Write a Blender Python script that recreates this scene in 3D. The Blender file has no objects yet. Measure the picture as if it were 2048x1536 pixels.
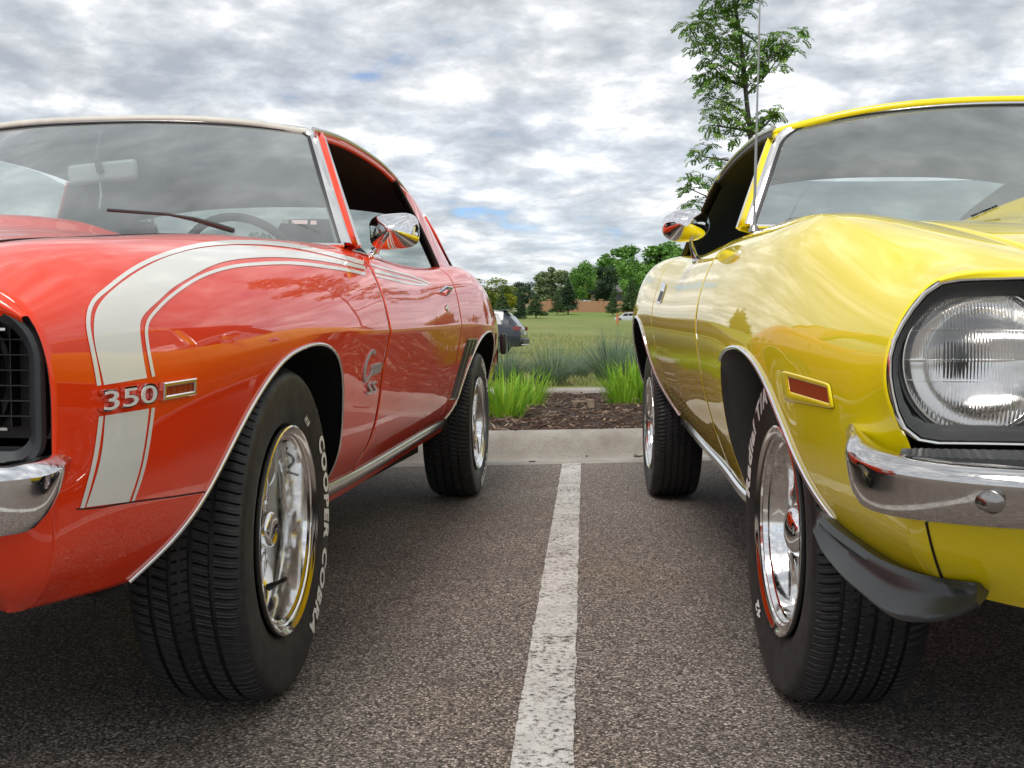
import bpy, bmesh, math, random
import numpy as np
from mathutils import Vector, Matrix
from mathutils.bvhtree import BVHTree

random.seed(7)
rng = np.random.default_rng(7)
scene = bpy.context.scene
COL = scene.collection
PI = math.pi

# ------------------------------------------------------------------ camera
CAM_H = 0.73
FPX = 2050.0                                   # focal length in pixels of a 2048 px wide picture
PITCH = math.atan(90 / FPX)
cam_data = bpy.data.cameras.new('camera')
cam = bpy.data.objects.new('camera', cam_data)
COL.objects.link(cam)
cam.location = (0, 0, CAM_H)
cam.rotation_euler = (PI / 2 - PITCH, 0, 0)
cam_data.sensor_width = 36
cam_data.lens = FPX / 2048 * 36
cam_data.clip_start = 0.05
cam_data.clip_end = 3000
scene.camera = cam

# ------------------------------------------------------------------ light
SUN_EL, SUN_AZ = 58, 200                       # degrees; azimuth clockwise from +Y
world = bpy.data.worlds.new('World')
scene.world = world
world.use_nodes = True
wt = world.node_tree
wt.nodes.clear()


def nd(tree, kind, loc=None, **kw):
    n = tree.nodes.new(kind)
    for k, v in kw.items():
        setattr(n, k, v)
    return n


def build_sky():
    L = wt.links.new
    out = nd(wt, 'ShaderNodeOutputWorld')
    sky = nd(wt, 'ShaderNodeTexSky', sky_type='NISHITA', sun_disc=False)
    sky.sun_elevation = math.radians(SUN_EL)
    sky.sun_rotation = math.radians(SUN_AZ)
    sky.air_density = 1.0
    sky.dust_density = 0.2
    sky.ozone_density = 3.0
    bg_sky = nd(wt, 'ShaderNodeBackground')
    bg_sky.inputs['Strength'].default_value = 0.10
    tint = nd(wt, 'ShaderNodeMix', data_type='RGBA', blend_type='MULTIPLY')
    tint.inputs[0].default_value = 1.0
    tint.inputs[7].default_value = (0.62, 0.80, 1.0, 1)     # clear air between the clouds is a deep blue
    L(sky.outputs[0], tint.inputs[6])
    L(tint.outputs[2], bg_sky.inputs['Color'])
    tc = nd(wt, 'ShaderNodeTexCoord')
    sep = nd(wt, 'ShaderNodeSeparateXYZ')
    L(tc.outputs['Generated'], sep.inputs[0])

    def m(op, a, b=None, clamp=False):
        n = nd(wt, 'ShaderNodeMath', operation=op, use_clamp=clamp)
        for i, x in enumerate((a, b)):
            if x is None:
                continue
            if isinstance(x, (int, float)):
                n.inputs[i].default_value = x
            else:
                L(x, n.inputs[i])
        return n.outputs[0]
    zz = m('ADD', m('MAXIMUM', sep.outputs['Z'], 0.0), 0.20)   # a cloud deck seen in perspective
    cx = m('DIVIDE', sep.outputs['X'], zz)
    cy = m('DIVIDE', sep.outputs['Y'], zz)
    comb = nd(wt, 'ShaderNodeCombineXYZ')
    L(cx, comb.inputs[0]); L(cy, comb.inputs[1])

    def noise(vec, scale, detail, rough, w=0.0, dist=0.0):
        n = nd(wt, 'ShaderNodeTexNoise', noise_dimensions='4D')
        L(vec, n.inputs['Vector'])
        n.inputs['W'].default_value = w
        n.inputs['Scale'].default_value = scale
        n.inputs['Detail'].default_value = detail
        n.inputs['Roughness'].default_value = rough
        n.inputs['Distortion'].default_value = dist
        return n.outputs['Fac']

    def ramp(fac, stops):
        r = nd(wt, 'ShaderNodeValToRGB')
        r.color_ramp.interpolation = 'B_SPLINE'
        while len(r.color_ramp.elements) < len(stops):
            r.color_ramp.elements.new(0.5)
        for e, (p, c) in zip(r.color_ramp.elements, stops):
            e.position = p
            e.color = c if len(c) == 4 else (*c, 1)
        L(fac, r.inputs[0])
        return r.outputs[0]
    # the deck is stretched along the view like wind-drawn stratocumulus
    mp = nd(wt, 'ShaderNodeMapping')
    mp.inputs['Scale'].default_value = (1.0, 1.05, 1)
    mp.inputs['Rotation'].default_value = (0, 0, 0.12)
    mp.inputs['Location'].default_value = (17.5, 12.1, 0)
    L(comb.outputs[0], mp.inputs['Vector'])
    vec = mp.outputs[0]
    big = noise(vec, 1.1, 4, 0.50, 5.3, 0.3)
    mid = noise(vec, 4.4, 9, 0.56, 8.4, 0.25)
    fine = noise(vec, 13.0, 8, 0.60, 1.9, 0.2)
    shade = m('ADD', m('ADD', m('MULTIPLY', big, 0.20), m('MULTIPLY', mid, 0.58)), m('MULTIPLY', fine, 0.22))
    cloud_col = ramp(shade, [(0.39, (0.30, 0.31, 0.318)), (0.445, (0.385, 0.395, 0.402)), (0.49, (0.46, 0.472, 0.478)), (0.535, (0.58, 0.587, 0.59)), (0.575, (0.74, 0.742, 0.738)), (0.635, (0.94, 0.94, 0.93))])
    cover = m('ADD', m('MULTIPLY', noise(vec, 1.5, 6, 0.6, 14.2, 0.5), 0.62), m('MULTIPLY', mid, 0.38))
    cov = ramp(cover, [(0.345, (0, 0, 0)), (0.415, (1, 1, 1))])
    bg_cl = nd(wt, 'ShaderNodeBackground')
    bg_cl.inputs['Strength'].default_value = 0.98
    L(cloud_col, bg_cl.inputs['Color'])
    mix = nd(wt, 'ShaderNodeMixShader')
    L(cov, mix.inputs[0]); L(bg_sky.outputs[0], mix.inputs[1]); L(bg_cl.outputs[0], mix.inputs[2])
    L(mix.outputs[0], out.inputs['Surface'])


build_sky()
sun_d = bpy.data.lights.new('sun', 'SUN')
sun_d.energy = 1.5
sun_d.angle = math.radians(25)
sun_d.color = (1.0, 0.96, 0.90)
sun = bpy.data.objects.new('sun', sun_d)
COL.objects.link(sun)
_az, _el = math.radians(SUN_AZ), math.radians(SUN_EL)
sdir = Vector((math.sin(_az) * math.cos(_el), math.cos(_az) * math.cos(_el), math.sin(_el)))
sun.rotation_euler = sdir.to_track_quat('Z', 'Y').to_euler()
sun.location = sdir * 50
scene.view_settings.view_transform = 'Standard'
scene.view_settings.look = 'None'
scene.view_settings.gamma = 1
scene.view_settings.use_curve_mapping = False
scene.view_settings.exposure = 0.72

# ------------------------------------------------------------------ materials


class Mat:
    def __init__(s, name):
        s.m = bpy.data.materials.new(name)
        s.m.use_nodes = True
        s.t = s.m.node_tree
        s.b = s.t.nodes['Principled BSDF']
        s.out = s.t.nodes['Material Output']

    def set(s, **kw):
        for k, v in kw.items():
            k = k.replace('_', ' ')
            i = s.b.inputs[k]
            if isinstance(v, tuple) and len(v) == 3:
                v = (*v, 1)
            i.default_value = v
        return s

    def n(s, kind, **kw):
        return nd(s.t, kind, **kw)

    def L(s, a, b):
        s.t.links.new(a, b)

    def noise(s, scale, detail=4, rough=0.55, vec=None, dist=0.0):
        n = s.n('ShaderNodeTexNoise')
        n.inputs['Scale'].default_value = scale
        n.inputs['Detail'].default_value = detail
        n.inputs['Roughness'].default_value = rough
        n.inputs['Distortion'].default_value = dist
        s.L(vec if vec is not None else s.obj(), n.inputs['Vector'])
        return n.outputs['Fac']

    def obj(s):
        if not hasattr(s, '_tc'):
            s._tc = s.n('ShaderNodeTexCoord')
        return s._tc.outputs['Object']

    def ramp(s, fac, stops, interp='LINEAR'):
        r = s.n('ShaderNodeValToRGB')
        r.color_ramp.interpolation = interp
        while len(r.color_ramp.elements) < len(stops):
            r.color_ramp.elements.new(0.5)
        for e, (p, c) in zip(r.color_ramp.elements, stops):
            e.position = p
            e.color = (*c, 1) if isinstance(c, tuple) else (c, c, c, 1)
        s.L(fac, r.inputs[0])
        return r.outputs[0]

    def mixc(s, fac, a, b, mode='MIX'):
        n = s.n('ShaderNodeMix', data_type='RGBA', blend_type=mode)
        for sock, x in ((n.inputs[0], fac), (n.inputs[6], a), (n.inputs[7], b)):
            if isinstance(x, (int, float)):
                sock.default_value = x
            elif isinstance(x, tuple):
                sock.default_value = (*x, 1)
            else:
                s.L(x, sock)
        return n.outputs[2]

    def math(s, op, a, b=None, clamp=False):
        n = s.n('ShaderNodeMath', operation=op, use_clamp=clamp)
        for i, x in enumerate((a, b)):
            if x is None:
                continue
            if isinstance(x, (int, float)):
                n.inputs[i].default_value = x
            else:
                s.L(x, n.inputs[i])
        return n.outputs[0]

    def bump(s, h, strength=0.3, dist=0.01):
        n = s.n('ShaderNodeBump')
        n.inputs['Strength'].default_value = strength
        n.inputs['Distance'].default_value = dist
        s.L(h, n.inputs['Height'])
        s.L(n.outputs[0], s.b.inputs['Normal'])

    def col(s, c):
        s.L(c, s.b.inputs['Base Color'])


def simple(name, c, rough=0.5, metal=0.0, **kw):
    m = Mat(name)
    m.set(Base_Color=c, Roughness=rough, Metallic=metal, **kw)
    return m


M = {}


def paint(name, c, c2):
    m = Mat(name)
    n = m.noise(2.2, 3)
    m.col(m.mixc(m.ramp(n, [(0.35, 0.0), (0.65, 1.0)]), c, c2))
    m.set(Roughness=0.42, Coat_Weight=1.0, Coat_Roughness=0.015, Coat_IOR=1.58)
    m.b.inputs['Specular IOR Level'].default_value = 0.1
    # faint waviness of old sheet metal, only in the clear coat
    w = m.noise(5.5, 2)
    bp = m.n('ShaderNodeBump')
    bp.inputs['Strength'].default_value = 0.022
    bp.inputs['Distance'].default_value = 0.02
    m.L(w, bp.inputs['Height'])
    m.L(bp.outputs[0], m.b.inputs['Coat Normal'])
    return m.m


M['red'] = paint('hugger_red_paint', (0.93, 0.050, 0.003), (0.89, 0.044, 0.003))
M['yellow'] = paint('lemon_yellow_paint', (0.95, 0.78, 0.004), (0.92, 0.745, 0.004))
M['stripe'] = simple('stripe_white_paint', (0.84, 0.84, 0.79), 0.4, Coat_Weight=1.0, Coat_Roughness=0.03).m


def chrome(name, c, r, spots=0.0):
    m = Mat(name)
    n = m.noise(160, 3)
    m.set(Base_Color=c, Metallic=1.0)
    m.L(m.ramp(n, [(0.45, r), (0.8, r + 0.10 + spots)]), m.b.inputs['Roughness'])
    return m.m


M['chrome'] = chrome('chrome_plate', (0.80, 0.80, 0.81), 0.04)
M['alu'] = chrome('polished_aluminium', (0.83, 0.82, 0.80), 0.07)
M['bright'] = chrome('bright_trim', (0.80, 0.79, 0.77), 0.16)
M['plate'] = chrome('old_bumper_chrome', (0.58, 0.565, 0.55), 0.06, 0.1)


def rubber():
    m = Mat('tyre_rubber')
    n = m.noise(60, 6, 0.7)
    rub = m.ramp(n, [(0.3, (0.012, 0.012, 0.013)), (0.7, (0.030, 0.030, 0.031))])
    m.col(m.mixc(m.ramp(m.noise(9, 5, 0.65), [(0.50, 0.0), (0.80, 0.35)]), rub, (0.050, 0.046, 0.042)))
    m.L(m.ramp(m.noise(14, 4), [(0.35, 0.42), (0.7, 0.68)]), m.b.inputs['Roughness'])
    m.bump(m.noise(420, 3), 0.15, 0.002)
    return m.m


M['rubber'] = rubber()
M['letter'] = simple('tyre_letter_white', (0.90, 0.89, 0.85), 0.6).m
M['black'] = simple('satin_black', (0.014, 0.014, 0.015), 0.45).m
M['well'] = simple('undercoat_black', (0.008, 0.008, 0.008), 0.9).m
M['gap'] = simple('shut_line_dark', (0.02, 0.006, 0.004), 0.8).m


def plastic(name, c, r, sc=900, b=0.12):
    m = Mat(name)
    n = m.noise(18, 5)
    m.col(m.mixc(n, tuple(x * 0.75 for x in c), tuple(x * 1.25 for x in c)))
    m.set(Roughness=r)
    m.bump(m.noise(sc, 2), b, 0.001)
    return m.m


M['bezel'] = plastic('charcoal_bezel', (0.022, 0.025, 0.028), 0.42)
M['bezel2'] = plastic('grey_headlamp_bezel', (0.045, 0.047, 0.047), 0.35)
M['dam'] = plastic('moulded_urethane', (0.040, 0.046, 0.048), 0.30)
M['vinyl'] = plastic('white_vinyl', (0.60, 0.59, 0.52), 0.5, 500, 0.2)
M['seat'] = plastic('black_seat_vinyl', (0.03, 0.032, 0.033), 0.45)
M['dash'] = plastic('black_dash', (0.03, 0.032, 0.034), 0.5)
M['headliner'] = plastic('headliner', (0.07, 0.075, 0.075), 0.8)
M['blackvinyl'] = plastic('black_rail_vinyl', (0.015, 0.015, 0.016), 0.45)
M['amber'] = simple('amber_lens', (0.36, 0.050, 0.007), 0.30).m
M['amber'].node_tree.nodes['Principled BSDF'].inputs['Specular IOR Level'].default_value = 0.2
M['redlens'] = simple('red_lens', (0.22, 0.01, 0.012), 0.12, Coat_Weight=1.0).m
M['mirrorglass'] = simple('mirror_glass', (0.85, 0.86, 0.87), 0.01, 1.0).m
M['platewhite'] = simple('grey_white_plastic', (0.62, 0.64, 0.63), 0.35).m


def glass(name, tint, ior=1.5, painted_haze=0.31):
    m = Mat(name)
    m.t.nodes.remove(m.b)
    tr = m.n('ShaderNodeBsdfTransparent')
    tr.inputs[0].default_value = (*tint, 1)
    gl = m.n('ShaderNodeBsdfGlossy')
    gl.inputs['Roughness'].default_value = 0.006
    gl.inputs['Color'].default_value = (0.95, 0.97, 1.0, 1)
    fr = m.n('ShaderNodeFresnel')
    geo = m.n('ShaderNodeNewGeometry')              # the pane mirrors alike from both sides
    m.L(m.math('ADD', m.math('MULTIPLY', geo.outputs['Backfacing'], 1 / ior - ior), ior), fr.inputs['IOR'])
    # both faces of the pane mirror: r2 = 2r/(1+r)
    r2 = m.math('DIVIDE', m.math('MULTIPLY', fr.outputs[0], 2.0), m.math('ADD', fr.outputs[0], 1.0))
    df = m.n('ShaderNodeBsdfDiffuse')               # pale veil painted into the pane for its milky sky reflection
    df.inputs[0].default_value = (0.50, 0.55, 0.55, 1)
    mt = m.n('ShaderNodeMixShader')
    m.L(m.ramp(m.noise(2.5, 4, 0.6), [(0.3, painted_haze * 0.6), (0.75, painted_haze * 1.4)]), mt.inputs[0])
    m.L(tr.outputs[0], mt.inputs[1]); m.L(df.outputs[0], mt.inputs[2])
    mx = m.n('ShaderNodeMixShader')
    m.L(r2, mx.inputs[0]); m.L(mt.outputs[0], mx.inputs[1]); m.L(gl.outputs[0], mx.inputs[2])
    m.L(mx.outputs[0], m.out.inputs['Surface'])
    return m.m


M['glass'] = glass('car_glass', (0.70, 0.78, 0.76))
M['sideglass'] = glass('side_glass', (0.72, 0.80, 0.79))
M['rearglass'] = glass('tinted_rear_glass', (0.42, 0.48, 0.50), 1.5, 0.05)
M['lens'] = simple('headlamp_glass', (1, 1, 1), 0.0, Transmission_Weight=1.0, IOR=1.47).m


def asphalt():
    m = Mat('asphalt')
    big = m.noise(1.3, 5, 0.6)
    med = m.noise(26, 5, 0.7)
    v = m.n('ShaderNodeTexVoronoi')
    v.inputs['Scale'].default_value = 205
    v.inputs['Randomness'].default_value = 1
    m.L(m.obj(), v.inputs['Vector'])
    v2 = m.n('ShaderNodeTexVoronoi')
    v2.inputs['Scale'].default_value = 95
    m.L(m.obj(), v2.inputs['Vector'])
    sepc = m.n('ShaderNodeSeparateColor')
    m.L(v.outputs['Color'], sepc.inputs[0])
    stone = m.ramp(sepc.outputs[0], [(0.0, (0.050, 0.041, 0.035)), (0.40, (0.20, 0.165, 0.140)), (0.75, (0.40, 0.335, 0.285)), (1.0, (0.85, 0.74, 0.64))])
    base = m.mixc(m.ramp(med, [(0.30, 0.35), (0.55, 1.0)]), (0.185, 0.153, 0.130), stone)
    base = m.mixc(m.ramp(big, [(0.3, 0.75), (0.7, 0.0)]), base, m.mixc(0.6, base, (0.10, 0.083, 0.072)))
    stain = m.ramp(m.noise(0.9, 3, 0.5), [(0.52, 0.0), (0.68, 0.55)])
    base = m.mixc(stain, base, m.mixc(1.0, base, (1.15, 0.98, 0.80), 'MULTIPLY'))
    oil = m.ramp(m.noise(3.1, 4, 0.6), [(0.64, 0.0), (0.74, 0.5)])
    base = m.mixc(oil, base, (0.06, 0.052, 0.046))
    stone_edge = m.ramp(v.outputs['Distance'], [(0.0, 1.0), (0.45, 1.0), (0.8, 0.22)])  # colour gets darker towards the edges of each stone cell
    m.col(m.mixc(1.0, base, stone_edge, 'MULTIPLY'))
    m.set(Roughness=0.82)
    h = m.math('ADD', m.math('MULTIPLY', v.outputs['Distance'], -0.7), m.math('MULTIPLY', v2.outputs['Distance'], -0.8))
    h = m.math('ADD', h, m.math('MULTIPLY', m.noise(60, 4, 0.7), 1.3))
    m.bump(h, 0.85, 0.006)
    return m.m


M['asphalt'] = asphalt()


def line_paint():
    m = Mat('line_paint')
    n = m.noise(75, 6, 0.72)
    wear = m.noise(5, 3)
    f = m.math('ADD', n, m.math('MULTIPLY', wear, 0.25))
    v = m.n('ShaderNodeTexVoronoi')
    v.inputs['Scale'].default_value = 190
    m.L(m.obj(), v.inputs['Vector'])
    worn = m.ramp(f, [(0.49, 0.0), (0.66, 1.0)])
    tone = m.ramp(m.noise(9, 4), [(0.3, (0.48, 0.465, 0.435)), (0.7, (0.66, 0.645, 0.61))])
    m.col(m.mixc(worn, (0.22, 0.20, 0.18), tone))
    m.set(Roughness=0.75)
    m.bump(m.math('ADD', m.math('MULTIPLY', v.outputs['Distance'], -0.7), n), 0.6, 0.005)
    # worn through in places: the asphalt below shows
    tr = m.n('ShaderNodeBsdfTransparent')
    mx = m.n('ShaderNodeMixShader')
    m.L(m.ramp(f, [(0.47, 0.0), (0.57, 1.0)]), mx.inputs[0])
    m.L(tr.outputs[0], mx.inputs[1]); m.L(m.b.outputs[0], mx.inputs[2])
    m.L(mx.outputs[0], m.out.inputs['Surface'])
    return m.m


M['line'] = line_paint()


def concrete():
    m = Mat('kerb_concrete')
    a = m.noise(3.5, 6, 0.65)
    b = m.noise(70, 5, 0.7)
    c = m.ramp(a, [(0.3, (0.24, 0.215, 0.185)), (0.5, (0.33, 0.305, 0.27)), (0.72, (0.40, 0.38, 0.34))])
    c = m.mixc(m.ramp(b, [(0.3, 0.5), (0.55, 0.0)]), c, (0.17, 0.15, 0.125))
    m.col(c)
    m.set(Roughness=0.85)
    m.bump(b, 0.35, 0.004)
    return m.m


M['concrete'] = concrete()


def soil():
    m = Mat('mulch_soil')
    a = m.noise(22, 6, 0.7)
    m.col(m.ramp(a, [(0.3, (0.012, 0.008, 0.006)), (0.55, (0.045, 0.028, 0.020)), (0.8, (0.10, 0.065, 0.045))]))
    m.set(Roughness=0.95)
    m.bump(a, 1.0, 0.03)
    return m.m


M['soil'] = soil()


def field():
    m = Mat('meadow')
    tc = m.obj()
    a = m.noise(0.055, 5, 0.6)
    b = m.noise(0.6, 5, 0.65)
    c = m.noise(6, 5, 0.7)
    g = m.ramp(m.math('ADD', m.math('MULTIPLY', a, 0.6), m.math('MULTIPLY', b, 0.4)),
               [(0.36, (0.11, 0.165, 0.03)), (0.48, (0.20, 0.235, 0.058)), (0.58, (0.29, 0.275, 0.095)), (0.70, (0.36, 0.31, 0.14))])
    sep = m.n('ShaderNodeSeparateXYZ')
    m.L(tc, sep.inputs[0])
    far = m.ramp(m.math('DIVIDE', m.math('SUBTRACT', sep.outputs['Y'], 70), 60), [(0.0, 0.0), (1.0, 0.85)])
    g = m.mixc(far, g, (0.165, 0.245, 0.034))
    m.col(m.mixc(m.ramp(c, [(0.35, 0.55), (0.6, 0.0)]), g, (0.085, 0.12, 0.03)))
    m.set(Roughness=0.9)
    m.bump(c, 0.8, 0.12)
    return m.m


M['field'] = field()


def leafmat(name, c1, c2, c3, sc=2.0, rough=0.55, trans=0.25):
    m = Mat(name)
    g = m.n('ShaderNodeNewGeometry')
    ra = m.n('ShaderNodeAttribute', attribute_name='tone')
    n = m.noise(sc, 3)
    f = m.math('ADD', m.math('MULTIPLY', n, 0.5), m.math('MULTIPLY', ra.outputs['Fac'], 0.5))
    m.col(m.ramp(f, [(0.25, c1), (0.5, c2), (0.75, c3)]))
    m.set(Roughness=rough)
    m.b.inputs['Specular IOR Level'].default_value = 0.25
    if trans:
        t = m.n('ShaderNodeBsdfTranslucent')
        m.L(m.ramp(f, [(0.25, tuple(min(1, x * 1.6) for x in c1)), (0.75, tuple(min(1, x * 1.5) for x in c3))]), t.inputs[0])
        mx = m.n('ShaderNodeMixShader')
        mx.inputs[0].default_value = trans
        m.L(m.b.outputs[0], mx.inputs[1]); m.L(t.outputs[0], mx.inputs[2])
        m.L(mx.outputs[0], m.out.inputs['Surface'])
    return m.m


M['locust'] = leafmat('locust_leaves', (0.056, 0.142, 0.022), (0.122, 0.255, 0.042), (0.246, 0.377, 0.066), 1.2)
M['blue_grass'] = leafmat('blue_oat_grass_blades', (0.075, 0.125, 0.085), (0.15, 0.225, 0.15), (0.28, 0.35, 0.235), 3)
M['lily'] = leafmat('bright_blades', (0.102, 0.240, 0.018), (0.192, 0.384, 0.026), (0.336, 0.516, 0.048), 4, trans=0.35)
M['straw'] = leafmat('dry_blades', (0.16, 0.11, 0.055), (0.28, 0.21, 0.11), (0.42, 0.34, 0.20), 4)
M['chips'] = leafmat('bark_chips', (0.042, 0.025, 0.017), (0.119, 0.070, 0.048), (0.420, 0.315, 0.224), 9, 0.9, 0)
M['tree_a'] = leafmat('tree_mid_green', (0.068, 0.160, 0.031), (0.145, 0.306, 0.058), (0.253, 0.438, 0.094), .15, trans=0.12)
M['tree_b'] = leafmat('tree_olive_green', (0.108, 0.156, 0.031), (0.205, 0.264, 0.051), (0.332, 0.360, 0.069), .15, trans=0.12)
M['tree_c'] = leafmat('conifer_dark', (0.018, 0.040, 0.020), (0.037, 0.074, 0.037), (0.068, 0.115, 0.054), .15, trans=0.05)
M['tree_d'] = leafmat('tree_grey_green', (0.122, 0.174, 0.091), (0.224, 0.286, 0.143), (0.347, 0.398, 0.204), .15, trans=0.12)
M['tree_e'] = leafmat('pine_green', (0.036, 0.076, 0.029), (0.072, 0.130, 0.047), (0.126, 0.198, 0.072), .15, trans=0.05)
M['tree_y'] = leafmat('tree_yellow_green', (0.168, 0.204, 0.014), (0.276, 0.300, 0.022), (0.408, 0.408, 0.036), .15, trans=0.12)


def bark(name, c1, c2):
    m = Mat(name)
    n = m.noise(14, 6, 0.7)
    m.col(m.ramp(n, [(0.3, c1), (0.7, c2)]))
    m.set(Roughness=0.9)
    m.bump(n, 0.6, 0.02)
    return m.m


M['bark'] = bark('grey_bark', (0.05, 0.045, 0.04), (0.15, 0.14, 0.125))
M['palebark'] = bark('pale_bark', (0.22, 0.20, 0.17), (0.42, 0.40, 0.36))
M['wall'] = bark('tan_stucco', (0.34, 0.185, 0.105), (0.42, 0.24, 0.14))
M['housewall'] = bark('house_stucco', (0.42, 0.31, 0.22), (0.50, 0.39, 0.29))
M['roof'] = bark('grey_shingle', (0.10, 0.10, 0.10), (0.17, 0.165, 0.16))
M['suvpaint'] = simple('suv_dark_blue_paint', (0.008, 0.013, 0.026), 0.35, Coat_Weight=1.0, Coat_Roughness=0.03).m
M['darkglass'] = simple('privacy_glass', (0.01, 0.012, 0.014), 0.05).m
M['silver'] = simple('silver_paint', (0.50, 0.51, 0.53), 0.3, Coat_Weight=1.0).m
M['maroon'] = simple('maroon_paint', (0.10, 0.02, 0.02), 0.35, Coat_Weight=1.0).m
M['limegreen'] = simple('pale_green_paint', (0.42, 0.60, 0.33), 0.6).m
M['orange'] = simple('orange_post_plastic', (0.55, 0.17, 0.06), 0.6).m
M['woodblock'] = bark('weathered_wood', (0.16, 0.11, 0.075), (0.32, 0.25, 0.18))

# ------------------------------------------------------------------ helpers


def tag(o, label=None, cat=None, group=None, kind=None):
    if label:
        o['label'] = label
    if cat:
        o['category'] = cat
    if group:
        o['group'] = group
    if kind:
        o['kind'] = kind
    return o


def obj(name, verts, faces, mat, parent=None, smooth=True, autosmooth=None):
    me = bpy.data.meshes.new(name)
    me.from_pydata([tuple(v) for v in verts], [], [tuple(f) for f in faces])
    me.update()
    o = bpy.data.objects.new(name, me)
    COL.objects.link(o)
    if isinstance(mat, (list, tuple)):
        for x in mat:
            me.materials.append(M[x])
    else:
        me.materials.append(M[mat])
    if smooth:
        me.polygons.foreach_set('use_smooth', [True] * len(me.polygons))
        if autosmooth:
            me.set_sharp_from_angle(angle=math.radians(autosmooth))
    if parent is not None:
        o.parent = parent
    return o


def empty(name, loc=(0, 0, 0), rz=0):
    o = bpy.data.objects.new(name, None)
    o.empty_display_size = 0.1
    COL.objects.link(o)
    o.location = loc
    o.rotation_euler = (0, 0, rz)
    return o


class MB:
    """collects simple solids that become one mesh"""

    def __init__(s):
        s.v, s.f = [], []

    def add(s, v, f):
        n = len(s.v)
        s.v += [tuple(x) for x in v]
        s.f += [tuple(i + n for i in q) for q in f]
        return s

    def box(s, c, d, rot=None, taper=1.0):
        hx, hy, hz = d[0] / 2, d[1] / 2, d[2] / 2
        pts = [Vector((sx * hx * (taper if sz > 0 else 1), sy * hy * (taper if sz > 0 else 1), sz * hz)) for sz in (-1, 1) for sy in (-1, 1) for sx in (-1, 1)]
        if rot is not None:
            pts = [rot @ p for p in pts]
        pts = [p + Vector(c) for p in pts]
        return s.add(pts, [(0, 2, 3, 1), (4, 5, 7, 6), (0, 1, 5, 4), (2, 6, 7, 3), (0, 4, 6, 2), (1, 3, 7, 5)])

    def grid(s, rows, flip=False, closed=False):
        R, Cn = len(rows), len(rows[0])
        f = []
        for i in range(R - 1):
            for j in range(Cn if closed else Cn - 1):
                k = (j + 1) % Cn
                q = (i * Cn + j, i * Cn + k, (i + 1) * Cn + k, (i + 1) * Cn + j)
                f.append(q[::-1] if flip else q)
        return s.add([p for r in rows for p in r], f)

    def tube(s, pts, rad, seg=8, caps=True, flat=1.0, up=None):
        pts = [Vector(p) for p in pts]
        n = len(pts)
        rads = rad if isinstance(rad, (list, tuple)) else [rad] * n
        rows = []
        prev = None
        for i, p in enumerate(pts):
            t = (pts[min(i + 1, n - 1)] - pts[max(i - 1, 0)])
            t = t.normalized() if t.length > 1e-9 else Vector((0, 0, 1))
            if up is not None:
                a = Vector(up)
            elif prev is not None:
                a = prev
            else:
                a = Vector((0, 0, 1)) if abs(t.z) < 0.9 else Vector((1, 0, 0))
            x = (a - t * a.dot(t)).normalized()
            prev = x
            y = t.cross(x)
            rows.append([p + (x * math.cos(2 * PI * k / seg) * flat + y * math.sin(2 * PI * k / seg)) * rads[i] for k in range(seg)])
        base = len(s.v)
        s.grid(rows, closed=True)
        if caps:
            s.f.append(tuple(base + k for k in range(seg))[::-1])
            s.f.append(tuple(base + (n - 1) * seg + k for k in range(seg)))
        return s

    def lathe(s, prof, seg=48, axis='x', center=(0, 0, 0), flip=False):
        """prof: list of (along axis, radius)"""
        rows = []
        c = Vector(center)
        for k in range(seg):
            a = 2 * PI * k / seg
            row = []
            for x, r in prof:
                if axis == 'x':
                    row.append(c + Vector((x, r * math.cos(a), r * math.sin(a))))
                elif axis == 'y':
                    row.append(c + Vector((r * math.cos(a), x, r * math.sin(a))))
                else:
                    row.append(c + Vector((r * math.cos(a), r * math.sin(a), x)))
            rows.append(row)
        rows.append(rows[0])
        R, Cn = seg, len(prof)
        base = len(s.v)
        s.v += [tuple(p) for r in rows[:-1] for p in r]
        for i in range(R):
            for j in range(Cn - 1):
                a, b = i, (i + 1) % R
                q = (base + a * Cn + j, base + a * Cn + j + 1, base + b * Cn + j + 1, base + b * Cn + j)
                s.f.append(q[::-1] if flip else q)
        return s

    def build(s, name, mat, parent=None, smooth=True, auto=35, bevel=0.0, bseg=2):
        o = obj(name, s.v, s.f, mat, parent, smooth, auto if not bevel else None)
        if bevel:
            b = o.modifiers.new('bevel', 'BEVEL')
            b.width = bevel
            b.segments = bseg
            b.limit_method = 'ANGLE'
            b.angle_limit = math.radians(35)
            b.harden_normals = False
            o.data.set_sharp_from_angle(angle=math.radians(60))
        return o


def nspline(x, y):
    """natural cubic spline through (x, y); y may be (n, k)"""
    x = np.asarray(x, float)
    y = np.asarray(y, float)
    n = len(x)
    h = np.diff(x)
    A = np.zeros((n, n))
    rhs = np.zeros_like(y)
    A[0, 0] = A[-1, -1] = 1
    for i in range(1, n - 1):
        A[i, i - 1] = h[i - 1]
        A[i, i] = 2 * (h[i - 1] + h[i])
        A[i, i + 1] = h[i]
        rhs[i] = 3 * ((y[i + 1] - y[i]) / h[i] - (y[i] - y[i - 1]) / h[i - 1])
    c = np.linalg.solve(A, rhs)

    def f(q):
        q = np.atleast_1d(np.asarray(q, float))
        i = np.clip(np.searchsorted(x, q) - 1, 0, n - 2)
        d = q - x[i]
        hh = h[i]
        if y.ndim > 1:
            d = d[:, None]
            hh = hh[:, None]
        b = (y[i + 1] - y[i]) / hh - hh * (2 * c[i] + c[i + 1]) / 3
        dd = (c[i + 1] - c[i]) / (3 * hh)
        return y[i] + b * d + c[i] * d ** 2 + dd * d ** 3
    return f


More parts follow.
